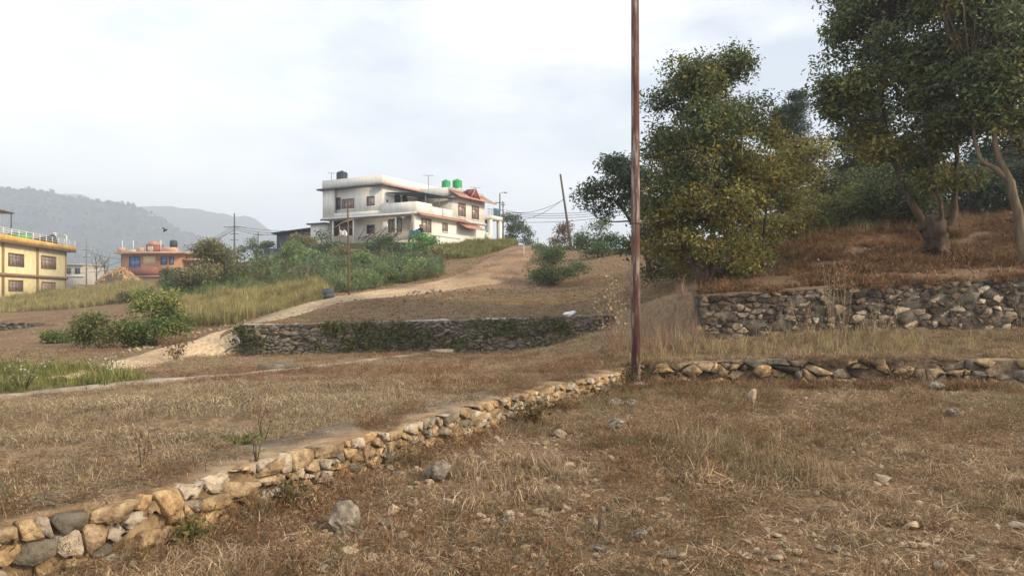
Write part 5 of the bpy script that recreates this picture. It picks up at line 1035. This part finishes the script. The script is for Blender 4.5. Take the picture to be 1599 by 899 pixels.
# ------------------------------------------------------------------ poles and cables
def pole(name, label, p0, p1, r0, r1, mat, cat='pole', base=.4):
    root = empty(name, p0, 0, label, cat); d = (p1 - p0); mb = MB(); mb.tube([-d.normalized() * base, d * .33, d * .66, d], [r0, r0 * .67 + r1 * .33, r0 * .33 + r1 * .67, r1], 14); mb.build('shaft', M[mat], root, smooth=True); return root
pb = W(993, 590, 12.0); pb.z = H(pb.x, pb.y)
pt = W(991.5, -60, 12.0); root = pole('rusty_pole', 'tall rusty red steel pole standing at the corner of the two low walls', pb, pt, .077, .062, 'rust', base=.5)
for z in (2.66,): m = MB(); m.lathe([(.066, z - .02), (.077, z - .02), (.077, z + .02), (.066, z + .02)], 16); m.build('band', M['rust'], root)
m = MB(); m.lathe([(.21, -.25), (.20, .03), (.15, .07), (.078, .085)], 11); m.build('footing', M['concrete'], root)
g0 = G(545, 463); pole('thin_pole', 'thin brown pole beside the grey drum', g0, W(543, 325, g0.y), .042, .034, 'brown_pole')
g0 = W(892, 388, 58); pole('leaning_pole', 'dark leaning pole on the crest', g0, W(875, 272, 58), .10, .075, 'steel_dark')
def utility(label, px, y0, y1, Yd, r, mat, arms):
    b = W(px, y0, Yd); t_ = W(px, y1, Yd); rt = pole('utility_pole', label, b, t_, r, r * .7, mat, 'utility pole', 2.0); L = t_.z - b.z
    for z, w in arms: m = MB(); m.box(-w / 2, w / 2, -.05, .05, L * z, L * z + .09); m.build('crossarm', M['steel'], rt)
    for z, w in arms[:2]:
        for s in (-1, 1): m = MB(); m.lathe([(.03, 0), (.06, .05), (.04, .1), (.06, .14), (.01, .18)], 8, s * w * .42); m.build('insulator', M['white'], rt, (0, 0, L * z + .09))
    return rt
utility('dark utility pole carrying cables on the left skyline', 366, 398, 333, 92, .10, 'steel_dark', [(.66, 2.6), (.5, 1.0), (.35, 1.0)])
utility('pale utility pole between the yellow and orange houses', 135, 446, 372, 105, .11, 'steel', [(.75, 1.6), (.6, 1.0)])
rt = utility('street-lamp pole behind the white porch', 780.5, 378, 302, 82, .09, 'steel_dark', [(.8, 1.0), (.65, 1.0)])
L_ = 76 / F * 82; m = MB(); m.tube([(0, 0, L_), (.3, -.1, L_ + .1), (.55, -.1, L_ + .08)], .03, 5); m.box(.45, .8, -.2, 0, L_ + .02, L_ + .12); m.build('lamp_arm', M['steel'], rt)
utility('short second pole right of the street-lamp pole', 785.5, 380, 314, 83, .09, 'steel_dark', [(.9, .5)]); utility('small distant pole right of the skyline cables', 403, 398, 362, 96, .07, 'brown_pole', [(.85, 1.2)])
def cable(label, a, b, sag, r=.022):
    pts = [a.lerp(b, i / 14) - Vector((0, 0, sag * 4 * (i / 14) * (1 - i / 14))) for i in range(15)]; o = MB(); o.tube([p - a for p in pts], r, 4); tag(o.build('power_cable', M['cable'], None, a), label, 'cable', 'overhead cables')
T = lambda py: W(366, py, 92)
for i, (py, q, sg) in enumerate([(352, (285, 385, 115), .5), (355, (282, 388, 115), .6), (358, (283, 391, 114), .6), (360, (120, 426, 108), 1.2)]): cable(['upper', 'second', 'third', 'lowest'][i] + ' cable running left from the dark utility pole', T(py), W(*q), sg)
for i, (py, q, sg) in enumerate([(353, (500, 357, 88), .4), (356, (500, 360, 88), .5), (358, (440, 366, 90), .3)]): cable(['upper', 'middle', 'lower'][i] + ' cable running right from the dark utility pole', T(py), W(*q), sg)
cable('cable from the pale pole to the orange house, upper', W(135, 392, 105), W(195, 404, 101), .3); cable('cable from the pale pole towards the orange house, lower', W(135, 418, 105), W(195, 405, 101), .4)
for i, (y0, y1, sg) in enumerate([(331, 322, .4), (333, 324, .5), (335, 326, .6), (346, 331, .4)]): cable(['topmost', 'second', 'third', 'lowest'][i] + ' long cable crossing behind the leaning pole', W(786, y0, 82), W(1000, y1, 66), sg)
cable('cable slanting up to the leaning pole', W(806, 342, 80), W(880, 311, 58), .5); cable('faint cable meeting the leaning pole from the porch side', W(790, 328, 82), W(880, 312, 58), .6)
for i, (y0, y1) in enumerate([(238, 222), (243, 228)]): cable(['upper', 'lower'][i] + ' cable glimpsed between the two right-hand trees', W(1240, y0, 45), W(1420, y1, 40), .2, .015)
for i, (px, py, hh) in enumerate([(818, 402, 18), (840, 388, 16), (858, 392, 16)]):
    g0 = G(px, py) if i == 0 else W(px, py, 62); m = MB(); hm = hh * g0.y / F; m.box(-.05, .05, -.05, .05, -.3, hm); m.box(-.06, .06, -.06, .06, hm + .002, hm + .05)
    tag(m.build('fence_post', M['concrete'], None, g0), ['pale fence post nearest the road crest', 'middle pale fence post on the crest', 'pale fence post next to the grey-green bush'][i], 'fence post')

# ------------------------------------------------------------------ things lying about
g0 = G(514, 467); root = empty('drum', g0 + Vector((0, 0, .0)), 0, 'battered grey drum standing at the road edge', 'drum'); rd = 8.5 * g0.y / F; hd = 17 * g0.y / F
o = MB().lathe([(.01, 0), (rd, 0), (rd, hd * .3), (rd * 1.04, hd * .33), (rd, hd * .36), (rd, hd * .64), (rd * 1.04, hd * .67), (rd, hd * .7), (rd, hd), (rd * .9, hd), (rd * .9, hd * .8), (.01, hd * .8)], 22).build('body', M['drum'], root, smooth=False); o.rotation_euler = (R(4), R(-7), 0)
bm = bmesh.new(); bmesh.ops.create_icosphere(bm, subdivisions=3, radius=1)
for v in bm.verts:
    n = fbm(np.array([v.co.x * 2 + 5]), np.array([v.co.y * 2 + v.co.z * 3]), 3, 4)[0]; v.co *= 1 + n * .6; v.co.z = max(-.35, v.co.z * .55 + .35 * max(0, v.co.x)); v.co *= .20
me = bpy.data.meshes.new('plastic_bag'); bm.to_mesh(me); bm.free(); g0 = W(889, 488, 22.25); tag(link('plastic_bag', me, M['plastic_white'], None, Vector((g0.x, 22.3, H(g0.x, 22.6) + .10))), 'white plastic bag lying on top of the middle wall', 'bag')
# hose by the left end of the middle wall
a = G(352, 552); b = Vector((-7.95, 21.6, .35)); mb = MB(); pts = [Vector((0, 0, .03)), (b - a) * .35 + Vector((0, 0, .02)), (b - a) * .7 + Vector((0, 0, -.05)), (b - a) * .95, (b - a) + Vector((-.15, .1, .1))]
pp = ipoly([(p, .03) for p in pts], 5); mb.tube([p for p, r in pp], .032, 6); tag(mb.build('hose', M['steel'], None, a), 'pale bent hose at the left end of the middle wall', 'hose')
# wood pile with planks
b = W(187, 443, 92); root = empty('wood_pile', b, 0, 'mound of split firewood in front of the orange house', 'wood pile'); lg = []
for i in range(3):
    m = MB(); m.tube([(-.45, 0, 0), (0, .02, .01), (.45, 0, 0)], [.09, .1, .085], 6); o = m.build('log', M['straw_wood'], root); lg.append(o.data)
    if i: bpy.data.objects.remove(o)
    else: o.location = (0, 0, 1.4)
for i in range(230):
    a = random.uniform(0, 6.28); r = 2.6 * math.sqrt(random.uniform(0, 1)); z = 1.75 * max(0, 1 - (r / 2.7) ** 1.6)
    o = bpy.data.objects.new('log', lg[i % 3]); COL.objects.link(o); o.parent = root; o.location = (r * math.cos(a), r * math.sin(a) * .8, z + random.uniform(-.05, .1)); o.rotation_euler = (random.uniform(-.3, .3), random.uniform(.2, 1.0), a + random.gauss(0, .7))
m = MB(); m.lathe([(2.5, -.6), (2.3, .2), (1.6, 1.0), (.8, 1.45), (.01, 1.6)], 14); m.build('core', M['twig'], root)
for i, (px, lab) in enumerate([(160, 'long pale plank lying left of the wood pile'), (178, 'short pale plank lying in front of the wood pile'), (142, 'weathered plank lying furthest left of the wood pile')]):
    m = MB(); m.box(-1.6, 1.6, -.15, .15, 0, .12); m.box(-1.5, 1.4, .2, .45, .0, .1); o = m.build('plank', M['straw_wood' if i != 1 else 'plaster_beige'], None, W(px, 445 + i, 88 - i)); o.rotation_euler = (0, R(-4 + 4 * i), R(8 - 9 * i)); tag(o, lab, 'plank')
# concrete blocks on the terrace
for px, py, lab, w in [(423, 578, 'dark concrete block on the kerb of the terrace', .26), (440, 576, 'second concrete block beside the dark one', .2), (690, 552, 'pale slab of stone at the foot of the middle wall', .34)]:
    b = G(px, py); m = MB(); m.hexa([(-w, -.1, 0), (w, -.12, 0), (-w, .12, 0), (w, .1, 0), (-w * .95, -.1, .13), (w * .9, -.1, .11), (-w, .1, .12), (w * .95, .1, .13)]); o = m.build('concrete_block', M['stone_grey' if px != 690 else 'rock'], None, b); o.rotation_euler = (0, 0, random.uniform(-.3, .3)); tag(o, lab, 'block')
# bird
b = W(258, 360, 55); mb = MB(); mb.tube([(-.16, 0, -.05), (-.08, 0, 0), (.04, 0, .02), (.12, 0, .05), (.17, 0, .05)], [.03, .06, .065, .04, .008], 8)
for s in (-1, 1): mb.add([(.06, s * .04, .03), (-.06, s * .04, .03), (-.05, s * .26, .17), (.05, s * .24, .17), (-.04, s * .42, .10), (.06, s * .04, .05), (-.06, s * .04, .05), (-.05, s * .26, .185), (.05, s * .24, .185)], [(0, 1, 2, 3), (5, 8, 7, 6)], [(3, 2, 4), (8, 4, 7)])
o = mb.build('bird', M['bird'], None, b); o.rotation_euler = (R(15), R(-20), R(50)); tag(o, 'black bird flying above the orange house', 'bird')
# stones in the near field
# ------------------------------------------------------------------ haze
hm = bpy.data.materials.new('haze'); hm.use_nodes = True; t = hm.node_tree; t.nodes.clear(); o_ = N(t, 'ShaderNodeOutputMaterial'); pv = N(t, 'ShaderNodeVolumePrincipled')
pv.inputs['Color'].default_value = (.77, .845, .96, 1); pv.inputs['Density'].default_value = HAZE = 0.00078; pv.inputs['Anisotropy'].default_value = 0.1
t.links.new(pv.outputs[0], o_.inputs['Volume'])
tag(MB().box(-2800, 2800, -150, 2800, -75, 310).build('haze', hm), 'pale blue haze in the air', kind='stuff')
